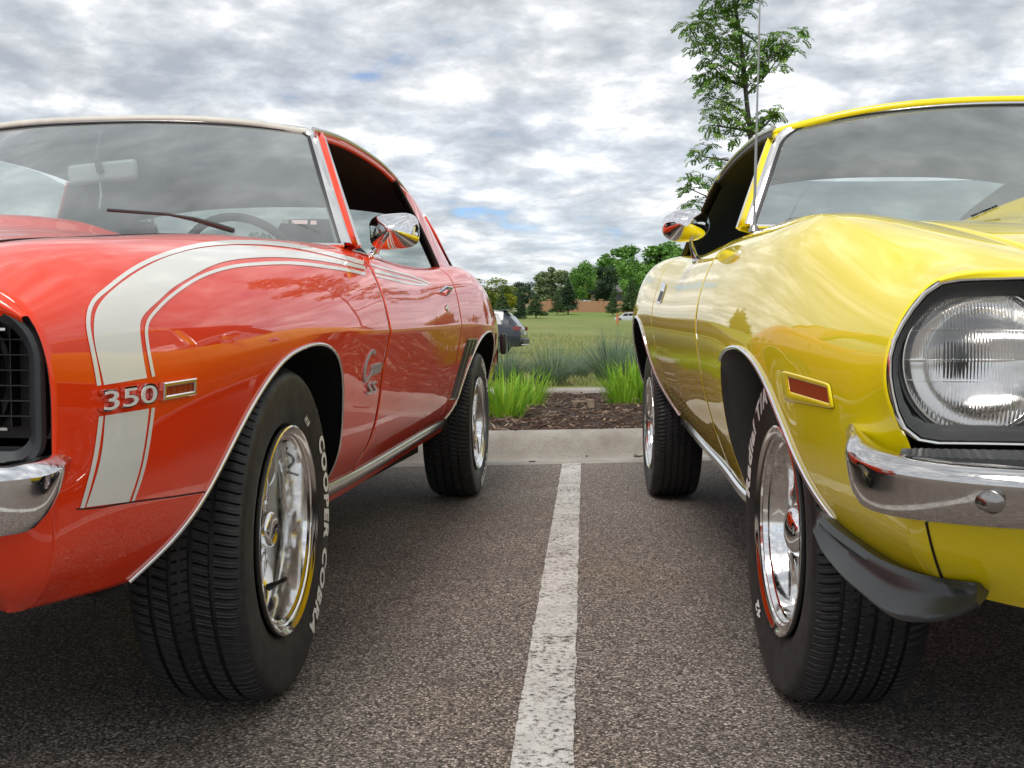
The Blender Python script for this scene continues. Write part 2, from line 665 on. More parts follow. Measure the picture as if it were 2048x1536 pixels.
def resample(pts, n):
    pts = np.asarray(pts, float)
    d = np.concatenate([[0], np.cumsum(np.linalg.norm(np.diff(pts, axis=0), axis=1))])
    q = np.linspace(0, d[-1], n)
    return np.stack([np.interp(q, d, pts[:, k]) for k in range(pts.shape[1])], 1)


def smooth_path(pts, n):
    pts = np.asarray(pts, float)
    d = np.concatenate([[0], np.cumsum(np.linalg.norm(np.diff(pts, axis=0), axis=1))])
    return nspline(d, pts)(np.linspace(0, d[-1], n))


# picture pixel (2048 x 1536) -> viewing ray; used to survey the positions of things from the photograph
def pix_ray(px, py):
    a, b = (px - 1024) / FPX, (768 - py) / FPX
    cp, sp = math.cos(PITCH), math.sin(PITCH)
    return Vector((a, cp + b * sp, -sp + b * cp))


CAMP = Vector((0, 0, CAM_H))


def at_y(px, py, y):
    r = pix_ray(px, py)
    return CAMP + r * (y / r.y)


def on_ground(px, py, z=0.0):
    r = pix_ray(px, py)
    return CAMP + r * ((z - CAM_H) / r.z)


def text_mesh(body, size, extrude, bevel=0.0, shear=0.0, spacing=1.0, res=4, bold=0.0):
    """verts and faces of a word in the xy plane, z = thickness"""
    cu = bpy.data.curves.new('word', 'FONT')
    cu.body = body
    cu.size = size
    cu.extrude = extrude
    cu.bevel_depth = bevel
    cu.bevel_resolution = 1
    cu.shear = shear
    cu.offset = bold
    cu.space_character = spacing
    cu.resolution_u = res
    o = bpy.data.objects.new('word', cu)
    COL.objects.link(o)
    dg = bpy.context.evaluated_depsgraph_get()
    dg.update()
    me = bpy.data.meshes.new_from_object(o.evaluated_get(dg))
    vs = [v.co.copy() for v in me.vertices]
    fs = [tuple(p.vertices) for p in me.polygons]
    bpy.data.objects.remove(o)
    bpy.data.meshes.remove(me)
    bpy.data.curves.remove(cu)
    return vs, fs

M['aerial'] = chrome('dull_steel', (0.34, 0.33, 0.31), 0.2)

M['wheelsilver'] = simple('silver_wheel_paint', (0.55, 0.55, 0.54), 0.32, 0.6).m
scene.cycles.max_bounces = 14
scene.cycles.glossy_bounces = 9
scene.cycles.transmission_bounces = 10
# ------------------------------------------------------------------ setting
KA = math.radians(10.2)                            # the kerb runs slightly askew to the stalls
KD = Vector((math.cos(KA), math.sin(KA), 0))       # along the kerb
KN = Vector((-math.sin(KA), math.cos(KA), 0))      # away from the cars
K0 = Vector((0, 5.90, 0))


def kp(a, s, z):
    """a metres along the kerb, s metres behind the gutter edge"""
    return K0 + KD * a + KN * s + Vector((0, 0, z))


def terrain_z(x, y):
    s = (Vector((x, y, 0)) - K0).dot(KN)
    z = float(np.interp(s, [5.5, 8, 31, 54, 94, 144, 200, 300], [.17, .16, .25, .85, 2.6, 5.0, 7.2, 9.0]))
    return z + .06 * math.sin(x * .21 + y * .13) * min(1, max(0, (s - 12) / 20))


def setting():
    o = obj('parking_lot', [(-70, -60, 0), (70, -60, 0)] + [kp(70, .02, 0), kp(-70, .02, 0)], [(0, 1, 2, 3)], 'asphalt', smooth=False)
    tag(o, kind='structure')
    # wide ground below everything
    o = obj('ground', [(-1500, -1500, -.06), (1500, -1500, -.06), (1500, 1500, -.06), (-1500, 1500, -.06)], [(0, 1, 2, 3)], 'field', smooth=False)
    tag(o, kind='structure')
    # painted stall line
    n = 120
    ln, rows = [], []
    rg = random.Random(3)
    for i in range(n + 1):
        y = .4 + (5.985 - .4) * i / n
        x = .05 + .0702 * (y - 1.716)
        h = .0545
        rows.append([(x - h + rg.uniform(-.0022, .0022), y, .004), (x + h + rg.uniform(-.0022, .0022), y, .004)])
    mb = MB()
    mb.grid(rows)
    o = mb.build('stall_line', 'line', None, smooth=False)
    tag(o, kind='structure')
    # kerb with gutter, cast in lengths
    prof = [(0, -.03), (0, .002), (.02, .005), (.31, -.001), (.333, -.004), (.338, .000), (.352, .030), (.385, .100), (.402, .125), (.425, .141), (.455, .148), (.57, .152), (.592, .146), (.60, .13), (.60, -.03)]
    for i in range(-6, 7):
        mb = MB()
        a0, a1 = i * 3.0 + 1.15 + .004, (i + 1) * 3.0 + 1.15 - .004
        mb.grid([[kp(a, s, z) for s, z in prof] for a in np.linspace(a0, a1, 7)])
        o = mb.build('kerb', 'concrete', None, auto=40)
        tag(o, kind='structure')
    prof = [(5.02, .0), (5.02, .165), (5.03, .180), (5.05, .187), (5.27, .190), (5.285, .185), (5.29, .17), (5.29, 0)]
    for i in range(-6, 7):
        mb = MB()
        a0, a1 = i * 3.0 + 2.1 + .004, (i + 1) * 3.0 + 2.1 - .004
        mb.grid([[kp(a, s, z) for s, z in prof] for a in np.linspace(a0, a1, 7)])
        o = mb.build('back_kerb', 'concrete', None, auto=40)
        tag(o, kind='structure')
    # mulch bed between the kerbs
    rows = []
    for s in np.linspace(.595, 5.03, 60):
        rows.append([kp(a, s, .138 + .012 * math.sin(a * 3.1 + s * 2.3) * math.sin(s * 4.7 - a) + .010 * math.sin(a * 9 + s * 7) * min(1, (s - .59) * 4)) for a in np.linspace(-16, 18, 240)])
    mb = MB()
    mb.grid(rows)
    o = mb.build('planting_bed', 'soil', None, auto=None)
    tag(o, kind='structure')
    # meadow rising behind
    rows = []
    for s in list(np.linspace(5.28, 12, 14)) + list(np.linspace(13, 60, 40)) + list(np.linspace(65, 300, 40)):
        rows.append([kp(a * (1 + s / 60), s, 0) for a in np.linspace(-75, 75, 90)])
    for r in rows:
        for p in r:
            p.z = terrain_z(p.x, p.y)
    mb = MB()
    mb.grid(rows)
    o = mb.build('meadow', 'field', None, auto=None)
    tag(o, kind='structure')


setting()
# ------------------------------------------------------------------ cars: common


def sstep(x):
    x = min(max(x, 0.0), 1.0)
    return x * x * (3 - 2 * x)


class Car:
    """local frame: u metres behind the front axle, v metres out from the centre line (towards the other car), w up"""

    def __init__(s, name, ang, sx, sy, side):
        a = math.radians(ang)
        s.a, s.side = a, side
        s.b = Vector((math.sin(a), math.cos(a), 0))
        s.o = Vector((math.cos(a), -math.sin(a), 0)) * side
        s.A = Vector((sx, sy, 0)) - s.o * 0.875
        s.root = empty(name, s.A, -a)
        s.inv = Matrix.Translation(s.A) @ Matrix.Rotation(-a, 4, 'Z')
        s.mat = s.inv.copy()
        s.inv = s.inv.inverted()
        s.bv, s.bf = [], []
        s.tree = None

    def P(s, u, v, w):
        return Vector((s.side * v, u, w))

    def uvw(s, p):
        return (p.y, s.side * p.x, p.z)

    def lray(s, px, py):
        o = s.inv @ CAMP
        d = (s.inv.to_3x3() @ pix_ray(px, py))
        return o, d

    def at_v(s, px, py, v):
        o, d = s.lray(px, py)
        t = (s.side * v - o.x) / d.x
        return o + d * t

    def at_u(s, px, py, u):
        o, d = s.lray(px, py)
        t = (u - o.y) / d.y
        return o + d * t

    def at_w(s, px, py, w):
        o, d = s.lray(px, py)
        return o + d * ((w - o.z) / d.z)

    def at_t(s, px, py, t):
        o, d = s.lray(px, py)
        return o + d.normalized() * t

    def collide(s, verts, faces):
        n = len(s.bv)
        s.bv += [Vector(v) for v in verts]
        s.bf += [tuple(i + n for i in f) for f in faces]
        s.tree = None

    def hit(s, px, py, near=True):
        if s.tree is None:
            s.tree = BVHTree.FromPolygons(s.bv, s.bf)
        o, d = s.lray(px, py)
        p, n, i, t = s.tree.ray_cast(o, d.normalized())
        k = 0
        while p is None and near and k < 40:       # just above the sheet metal: the nearest point below
            k += 1
            o, d = s.lray(px, py + k)
            p, n, i, t = s.tree.ray_cast(o, d.normalized())
        if p is None:
            return None, None, None
        if n.dot(d) > 0:
            n = -n
        return p, n, t


class Sheet:
    def __init__(s, car, stations, crease, cidx):
        s.car = car
        s.x = [st[0] for st in stations]
        net = np.array([[p if len(p) == 3 else (st[0], *p) for p in st[1]] for st in stations], float)
        s.f = nspline(s.x, net.reshape(len(stations), -1))
        s.K = net.shape[1]
        s.crease, s.ci = crease, cidx

    def curve(s, x, nu, nl):
        """dense profile: upper part, lower part"""
        c = s.f(x)[0].reshape(s.K, 3)
        d = np.concatenate([[0], np.cumsum(np.linalg.norm(np.diff(c, axis=0), axis=1))])
        ci = s.ci
        qu, ql = np.linspace(0, d[ci], nu), np.linspace(d[ci], d[-1], nl)
        sm = nspline(d, c)
        k = float(s.crease(x))
        U, Lw = sm(qu), sm(ql)
        if k > 0:
            U = U * (1 - k) + nspline(d[:ci + 1], c[:ci + 1])(qu) * k
            Lw = Lw * (1 - k) + nspline(d[ci:], c[ci:])(ql) * k
        return U, Lw

    def column(s, x, low, n1, n2):
        U, Lw = s.curve(x, 60, 90)
        up = resample(U, n1)
        # cut the lower part where it passes under the lower outline
        wl = low(x)
        w = Lw[:, 2]
        k = len(w)
        for i in range(len(w)):
            if w[i] < wl:
                k = i
                break
        if k == 0:
            k = 1
        if k < len(w):
            t = (w[k - 1] - wl) / max(1e-9, w[k - 1] - w[k])
            t = min(max(t, 0.02), 1)
            Lw = np.vstack([Lw[:k], Lw[k - 1] + (Lw[k] - Lw[k - 1]) * t])
        lo = resample(Lw, n2 + 1)[1:]
        return np.vstack([up, lo])


def outline(pts, floor=-1.0):
    """lower outline w(u): pts are the wheel openings"""
    def f(u):
        for p in pts:
            if p[0][0] <= u <= p[-1][0]:
                return float(np.interp(u, [q[0] for q in p], [q[1] for q in p]))
        return floor
    return f


def panel(car, sheet, name, mat, xs, low, n1=26, n2=34, m=1, parent=None, thick=0.0016, collide=True):
    cols = [sheet.column(x, low, n1, n2) for x in xs]
    rows = [[car.P(p[0], m * p[1], p[2]) for p in c] for c in cols]
    mb = MB()
    mb.grid(rows, flip=(car.side * m < 0))
    o = mb.build(name, mat, parent or car.root, auto=None)
    if m == 1 and collide:
        car.collide(mb.v, mb.f)
    o.data.materials.append(M['gap'])
    so = o.modifiers.new('thickness', 'SOLIDIFY')
    so.thickness = thick
    so.offset = -1
    so.material_offset_rim = 1
    return o, cols


def usteps(a, b, step, fine=(), fstep=0.004):
    """station list from a to b, finer inside the given ranges"""
    out = [a]
    while out[-1] < b - 1e-6:
        x = out[-1]
        st = step
        for lo, hi in fine:
            if lo - 1e-9 <= x < hi:
                st = fstep
        nxt = min(x + st, b)
        for lo, hi in fine:
            if x < lo < nxt:
                nxt = lo
        out.append(nxt)
    return out


def lip_path(car, sheet, low, pts, n, m=1, off=0.002):
    """points on the body along a wheel opening"""
    us = [p[0] for p in pts]
    q = resample(np.array(pts), n)
    out = []
    for u, w in q:
        U, Lw = sheet.curve(u, 10, 120)
        v = float(np.interp(-w, -Lw[:, 2], Lw[:, 1]))
        out.append((u, v + off, w))
    return out


def tube_obj(car, name, path, rad, mat, parent=None, m=1, seg=8, flat=1.0):
    mb = MB()
    mb.tube([car.P(u, m * v, w) for u, v, w in path], rad, seg, flat=flat)
    return mb.build(name, mat, parent or car.root, auto=60)


def ribbon(car, name, mat, left, right, n=60, across=5, off=0.0010, parent=None, lift=0.0):
    """a painted band laid on the body: its two edges are surveyed in the picture and found on the sheet metal"""
    A, B = smooth_path(left, n), smooth_path(right, n)
    rows, okr = [], []
    for i in range(n):
        r, k = [], True
        for j in range(across + 1):
            q = A[i] + (B[i] - A[i]) * j / across
            p, nn, t = car.hit(q[0], q[1], False)
            if p is None:
                k = False
                p, nn = Vector((0, 0, 0)), Vector((0, 0, 0))
            r.append(p + nn * off)
        rows.append(r)
        okr.append(k)
    mb = MB()
    mb.v = [tuple(p) for r in rows for p in r]
    C1 = across + 1
    for i in range(n - 1):
        if not (okr[i] and okr[i + 1]):
            continue
        for j in range(across):
            q = (i * C1 + j, i * C1 + j + 1, (i + 1) * C1 + j + 1, (i + 1) * C1 + j)
            pts = [Vector(mb.v[x]) for x in q]
            if max((pts[a] - pts[b]).length for a in range(4) for b in range(a)) > 0.30:
                continue
            mb.f.append(q)
    used = [(mb.v, mb.f)] if len(mb.f) < 2 else islands(mb.v, mb.f)
    for v_, f_ in used:
        o = obj(name, v_, f_, mat, parent or car.root, smooth=True)
    return o


def thin(path, w0, w1=None):
    """two edges of a line of given width (pixels) round a pixel path"""
    p = np.asarray(path, float)
    t = np.gradient(p, axis=0)
    t /= np.linalg.norm(t, axis=1)[:, None]
    nrm = np.stack([-t[:, 1], t[:, 0]], 1)
    w = np.linspace(w0, w1 or w0, len(p))[:, None] / 2
    return p - nrm * w, p + nrm * w


def islands(V, F):
    par = list(range(len(V)))

    def find(a):
        while par[a] != a:
            par[a] = par[par[a]]
            a = par[a]
        return a
    for f in F:
        r0 = find(f[0])
        for i in f[1:]:
            par[find(i)] = r0
    grp = {}
    for f in F:
        grp.setdefault(find(f[0]), []).append(f)
    out = []
    for fs in grp.values():
        idx = sorted({i for f in fs for i in f})
        mp = {k: n for n, k in enumerate(idx)}
        out.append(([V[i] for i in idx], [tuple(mp[i] for i in f) for f in fs]))
    return out


def surf_frame(car, pl, pr):
    """local frame on the body between two surveyed points: origin, x axis, y axis, normal, width"""
    a, na, _ = car.hit(*pl)
    b, nb, _ = car.hit(*pr)
    x = b - a
    wd = x.length
    x.normalize()
    n = (na + nb).normalized()
    n = (n - x * n.dot(x)).normalized()
    y = n.cross(x)
    return a, x, y, n, wd


def surf_text(car, name, body, pl, pr, hpx, mat, depth=0.006, off=0.001, shear=0.0, bevel=0.0006, parent=None, spacing=1.0):
    a, x, y, n, wd = surf_frame(car, pl, pr)
    vs, fs = text_mesh(body, 1.0, 0.5, 0, shear, spacing)
    xs = [v.x for v in vs]
    ys = [v.y for v in vs]
    x0, x1, y0, y1 = min(xs), max(xs), min(ys), max(ys)
    d = (car.inv @ CAMP - a).length
    h = hpx / FPX * d
    if y.z < 0:
        y = -y
    V = [a + x * ((v.x - x0) / (x1 - x0) * wd) + y * ((v.y - y0) / (y1 - y0) * h) + n * (off + (v.z + 0.5) * depth) for v in vs]
    return [obj(name, v_, f_, mat, parent or car.root, smooth=False) for v_, f_ in islands(V, fs)]


# ------------------------------------------------------------------ wheels
def tyre_mesh(name, R=0.341, W=0.212, rb=0.207, n=840, per=7, flat_z=-0.338, pattern=0):
    hw = W / 2
    prof = []                                      # (x, r, tread?) from the outer bead (x = +) to the inner bead
    side = [(0.078, rb - 0.004), (0.092, rb + 0.002), (0.101, rb + 0.008), (0.108, rb + 0.016), (0.1135, rb + 0.030), (0.1145, rb + 0.033), (0.1195, rb + 0.052), (0.1216, rb + 0.070), (0.1225, rb + 0.086), (0.1225, rb + 0.100), (0.1218, rb + 0.108), (0.1195, R - 0.0215), (0.1145, R - 0.0165)]
    side = [(x * hw / 0.1225, r) for x, r in side]
    grooves = [-0.066, -0.024, 0.020, 0.062] if pattern == 0 else [-0.068, -0.034, 0.0, 0.034, 0.068]
    gw = 0.0042 if pattern == 0 else 0.0036
    tx = set([-0.107, -0.103, -0.097, -0.09, 0.107, 0.103, 0.097, 0.09])
    for g in grooves:
        tx |= {g - gw - .0012, g - gw, g + gw, g + gw + .0012}
    ed = sorted(tx)
    full = []
    for a, b in zip(ed[:-1], ed[1:]):
        k = max(1, int((b - a) / 0.0065))
        full += [a + (b - a) * i / k for i in range(k)]
    full.append(ed[-1])
    full = [x * hw / 0.1225 for x in full][::-1]
    G = [g * hw / 0.1225 for g in grooves]
    xs, rs, tr = [], [], []
    for x, r in side:
        xs.append(x); rs.append(r); tr.append(0)
    for x in full:
        ax = abs(x) / hw
        r = R - 0.0105 * ax ** 2 - 0.10 * max(0, ax - 0.74) ** 1.5
        xs.append(x); rs.append(r); tr.append(1)
    for x, r in side[::-1]:
        xs.append(-x); rs.append(r); tr.append(0)
    xs, rs, tr = np.array(xs), np.array(rs), np.array(tr)
    a = np.arange(n)
    dep = np.zeros((n, len(xs)))
    tw = np.zeros(len(xs))                          # each rib's lateral cuts slant its own way
    SL = {0: 75, 1: 120, 2: -110, 3: 120, 4: 75, 5: 70}
    last = 0.0
    for j, x in enumerate(xs):
        zone = sum(x > g for g in G)
        if tr[j]:
            gc = [-hw * .85] + G + [hw * .85]
            mid_x = (gc[zone] + gc[zone + 1]) / 2
            last = (x - mid_x) * SL[zone] + zone * 2.6
        tw[j] = last
    first = next(j for j in range(len(xs)) if tr[j])
    tw[:first] = tw[first]
    ph = a % per
    for j, x in enumerate(xs):
        if not tr[j]:
            continue
        if any(abs(x - g) <= gw * hw / 0.1225 + 1e-6 for g in G):
            dep[:, j] = 0.0075
            continue
        zone = sum(x > g for g in G)
        cut = (ph == 0)
        if pattern == 0:
            if zone == 2:
                e = min(abs(x - G[1]), abs(x - G[2]))
                if e < 0.012:
                    dep[:, j] = np.where(cut, 0.006, 0)
            else:
                dep[:, j] = np.where(cut, 0.0065, np.where((ph == 3) | (ph == 6), 0.0013, 0))
        else:
            e = min(abs(x - g) for g in G)
            lim = 0.011 if 0 < zone < 5 else 0.03
            if e < lim or abs(x) > 0.088:
                dep[:, j] = np.where(cut, 0.0058, np.where(ph == 3, 0.0013, 0))
    ang = 2 * PI * (a[:, None] + tw[None, :]) / n
    r = rs[None, :] - dep
    X = np.broadcast_to(xs[None, :], r.shape)
    Yc = r * np.cos(ang)
    Z = r * np.sin(ang)
    # flattened by the load
    sq = np.clip((flat_z + 0.05 - Z) / 0.08, 0, 1)
    X = X * (1 + 0.035 * sq)
    Z = np.maximum(Z, flat_z)
    V = np.stack([X, Yc, Z], -1).reshape(-1, 3)
    C = len(xs)
    i = np.repeat(np.arange(n), C - 1)
    j = np.tile(np.arange(C - 1), n)
    k = (i + 1) % n
    F = np.stack([i * C + j, i * C + j + 1, k * C + j + 1, k * C + j], 1)
    me = bpy.data.meshes.new(name)
    me.vertices.add(len(V))
    me.vertices.foreach_set('co', V.ravel())
    me.loops.add(len(F) * 4)
    me.loops.foreach_set('vertex_index', F.ravel())
    me.polygons.add(len(F))
    me.polygons.foreach_set('loop_start', np.arange(len(F)) * 4)
    me.update(calc_edges=True)
    me.polygons.foreach_set('use_smooth', [True] * len(F))
    me.set_sharp_from_angle(angle=math.radians(32))
    me.materials.append(M['rubber'])
    return me


def side_x(r, R, rb, hw):
    """sidewall x (outer face) at radius r"""
    rr = [rb + 0.008, rb + 0.016, rb + 0.030, rb + 0.033, rb + 0.052, rb + 0.070, rb + 0.086, rb + 0.100, rb + 0.108, R - 0.0215, R - 0.0165]
    xx = [0.101, 0.108, 0.1135, 0.1145, 0.1195, 0.1216, 0.1225, 0.1225, 0.1218, 0.1195, 0.1145]
    return float(np.interp(r, rr, xx)) * hw / 0.1225


def sidewall_text(body, start_deg, r0, r1, width_deg, side, parent, R=0.341, rb=0.207, hw=0.106, outline_only=False, shear=0.15):
    """raised white lettering; angles are measured as the wheel is seen from outside, 0 = three o'clock, counter-clockwise; the word runs clockwise"""
    vs, fs = text_mesh(body, 1.0, 0.0, 0.0, shear, 1.14, 3, 0.050)
    # dense enough to bend
    bm = bmesh.new()
    bv = [bm.verts.new(v) for v in vs]
    for f in fs:
        try:
            bm.faces.new([bv[i] for i in f])
        except ValueError:
            pass
    bmesh.ops.triangulate(bm, faces=bm.faces[:])
    bmesh.ops.subdivide_edges(bm, edges=[e for e in bm.edges if e.calc_length() > 0.10], cuts=4)
    bm.verts.index_update()
    xs = [v.co.x for v in bm.verts]
    ys = [v.co.y for v in bm.verts]
    x0, x1, y0, y1 = min(xs), max(xs), min(ys), max(ys)
    V = []
    for v in bm.verts:
        t = (v.co.x - x0) / (x1 - x0)
        r = r0 + (v.co.y - y0) / (y1 - y0) * (r1 - r0)
        ang = math.radians(start_deg - t * width_deg)
        # outer face seen from +x*side: screen right is +y for side=-1 ... pick so that it reads correctly
        yy = r * math.cos(ang) * (1 if side > 0 else -1)
        V.append((side * (side_x(r, R, rb, hw) + 0.0016), yy, r * math.sin(ang)))
    F = [tuple(v.index for v in f.verts) for f in bm.faces]
    bm.free()
    for v_, f_ in islands(V, F):
        obj('letter', v_, f_, 'letter', parent, smooth=False)


def make_wheel(car, u, v_out, m, tyre_me, steer=0, texts=(), R=0.341, W=0.212, style=0, cz=0.338, spin=0):
    """v_out: where the outer sidewall stands; m = 1 the near side of the car"""
    s = car.side * m
    hw = W / 2
    hub = MB()
    hub.lathe([(s * -0.09, 0.02), (s * -0.09, 0.13), (s * -0.03, 0.13), (s * -0.03, 0.02)], 32)
    w = hub.build('wheel', 'well', car.root)
    w.location = car.P(u, m * (v_out - hw), cz)
    w.rotation_euler = (0, 0, math.radians(steer))
    ty = bpy.data.objects.new('tyre', tyre_me)
    COL.objects.link(ty)
    ty.parent = w
    if s < 0:
        ty.scale = (-1, 1, 1)
    rb = 0.207
    # rim, x outward = s
    if style == 0:
        prof = [(-0.09, 0.19), (0.02, 0.176), (0.045, 0.178), (0.068, 0.181), (0.086, 0.184), (0.0895, 0.189), (0.0905, 0.1905), (0.0915, 0.193), (0.0955, 0.1945), (0.097, 0.197), (0.0985, 0.203), (0.103, 0.2065), (0.1055, 0.211), (0.104, 0.2145), (0.098, 0.2155), (0.092, 0.213)]
    else:
        prof = [(-0.09, 0.19), (0.015, 0.165), (0.03, 0.167), (0.05, 0.168), (0.052, 0.174), (0.075, 0.178), (0.078, 0.183), (0.0895, 0.186), (0.0905, 0.190), (0.0955, 0.1925), (0.097, 0.197), (0.0985, 0.203), (0.103, 0.2065), (0.1055, 0.211), (0.104, 0.2145), (0.098, 0.2155), (0.092, 0.213)]
    fx = hw / 0.1225
    xo = hw - 0.1055 * fx - 0.001                   # the lip stands flush with the sidewall
    prof = [(x * fx + xo if x > .05 else x * .8 + xo * .5, r) for x, r in prof]
    mb = MB()
    mb.lathe([(s * x, r) for x, r in prof], 96, flip=(s > 0))
    mb.build('rim', 'alu', w, auto=40)
    # wheel centre
    if style == 0:
        sp = MB()
        for k in range(5):
            a0 = 2 * PI * k / 5 + spin
            rows = []
            for r, hwid, xo in ((0.045, 0.040, 0.030), (0.07, 0.034, 0.026), (0.11, 0.026, 0.018), (0.15, 0.026, 0.012), (0.178, 0.040, 0.004)):
                ca, sa = math.cos(a0), math.sin(a0)
                ring = []
                for t, dx in ((-1, -0.022), (-0.96, -0.004), (-0.6, 0.003), (0, 0.005), (0.6, 0.003), (0.96, -0.004), (1, -0.022)):
                    y, z = r * ca - t * hwid * sa, r * sa + t * hwid * ca
                    ring.append(Vector((s * (xo + dx), y, z)))
                rows.append(ring)
            sp.grid(rows, flip=(s < 0))
        sp.lathe([(s * -0.01, 0.05), (s * 0.03, 0.058), (s * 0.035, 0.050), (s * 0.035, 0.0)], 40, flip=(s > 0))
        sp.build('spokes', 'alu', w, auto=45)
        bd = MB()
        bd.lathe([(s * -0.004, 0.179), (s * -0.008, 0.12), (s * -0.008, 0.03)], 48, flip=(s > 0))
        bd.build('wheel_disc', 'wheelsilver', w)
        cap = MB()
        cap.lathe([(s * 0.030, 0.040), (s * 0.058, 0.039), (s * 0.064, 0.036), (s * 0.066, 0.032), (s * 0.0635, 0.028), (s * 0.061, 0.02), (s * 0.061, 0.0)], 40, flip=(s > 0))
        cap.build('centre_cap', 'chrome', w, auto=40)
        for k in range(5):
            a0 = 2 * PI * (k + 0.5) / 5 + spin
            nuts = MB()
            nuts.lathe([(s * 0.012, 0.011), (s * 0.040, 0.0105), (s * 0.046, 0.008), (s * 0.047, 0.0)], 6, center=(0, 0.062 * math.cos(a0), 0.062 * math.sin(a0)), flip=(s > 0))
            nuts.build('lug_nut', 'chrome', w, auto=30)
        st = MB()
        a0 = math.radians(-62)
        yd = 1 if s > 0 else -1
        p0 = Vector((s * 0.03, yd * 0.160 * math.cos(a0), 0.160 * math.sin(a0)))
        dr = Vector((s * 0.75, -yd * 0.45 * math.cos(a0), -0.45 * math.sin(a0))).normalized()
        st.tube([p0, p0 + dr * 0.014, p0 + dr * 0.022, p0 + dr * 0.036, p0 + dr * 0.038, p0 + dr * 0.05], [0.008, 0.007, 0.0045, 0.0045, 0.0055, 0.005], 10)
        st.build('valve_stem', 'black', w)
    else:
        ds = MB()
        ds.lathe([(s * 0.015, 0.166), (s * 0.020, 0.150), (s * 0.030, 0.125), (s * 0.034, 0.10), (s * 0.026, 0.075), (s * 0.024, 0.05), (s * 0.030, 0.045), (s * 0.030, 0.0)], 60, flip=(s > 0))
        ds.build('wheel_disc', 'wheelsilver', w, auto=40)
        for k in range(10):
            a0 = 2 * PI * k / 10 + 0.2
            hl = MB()
            hl.lathe([(s * 0.022, 0.0), (s * 0.0325, 0.008), (s * 0.0345, 0.009), (s * 0.030, 0.012)], 16, center=(s * 0.002, 0.132 * math.cos(a0), 0.132 * math.sin(a0)))
            hl.build('vent_hole', 'black' if k % 2 else 'bright', w)
        cap = MB()
        cap.lathe([(s * 0.02, 0.055), (s * 0.058, 0.052), (s * 0.072, 0.046), (s * 0.080, 0.034), (s * 0.084, 0.018), (s * 0.085, 0.0)], 40, flip=(s > 0))
        cap.build('centre_cap', 'chrome', w, auto=40)
        for k in range(5):
            a0 = 2 * PI * (k + 0.3) / 5
            nuts = MB()
            nuts.lathe([(s * 0.02, 0.011), (s * 0.048, 0.0105), (s * 0.054, 0.008), (s * 0.055, 0.0)], 6, center=(0, 0.072 * math.cos(a0), 0.072 * math.sin(a0)), flip=(s > 0))
            nuts.build('lug_nut', 'chrome', w, auto=30)
    for body, st_deg, r0, r1, wd in texts:
        sidewall_text(body, st_deg, r0, r1, wd, s, w, R, rb, hw)
    return w


def blade_fan(car, name, mat, ptsA, ptsB, n, k, bulge, parent=None, thick=0.0):
    """a sheet between two space curves (u, v, w) with a bulge along the given (u, v, w) direction"""
    A, B = smooth_path(ptsA, n), smooth_path(ptsB, n)
    rows = []
    bu = np.array(bulge)
    for i in range(n):
        rows.append([car.P(*(A[i] + (B[i] - A[i]) * j / k + bu * math.sin(PI * j / k))) for j in range(k + 1)])
    mb = MB()
    mb.grid(rows)
    o = mb.build(name, mat, parent or car.root, auto=None)
    if thick:
        so = o.modifiers.new('thickness', 'SOLIDIFY')
        so.thickness = thick
        so.offset = 0
    return o


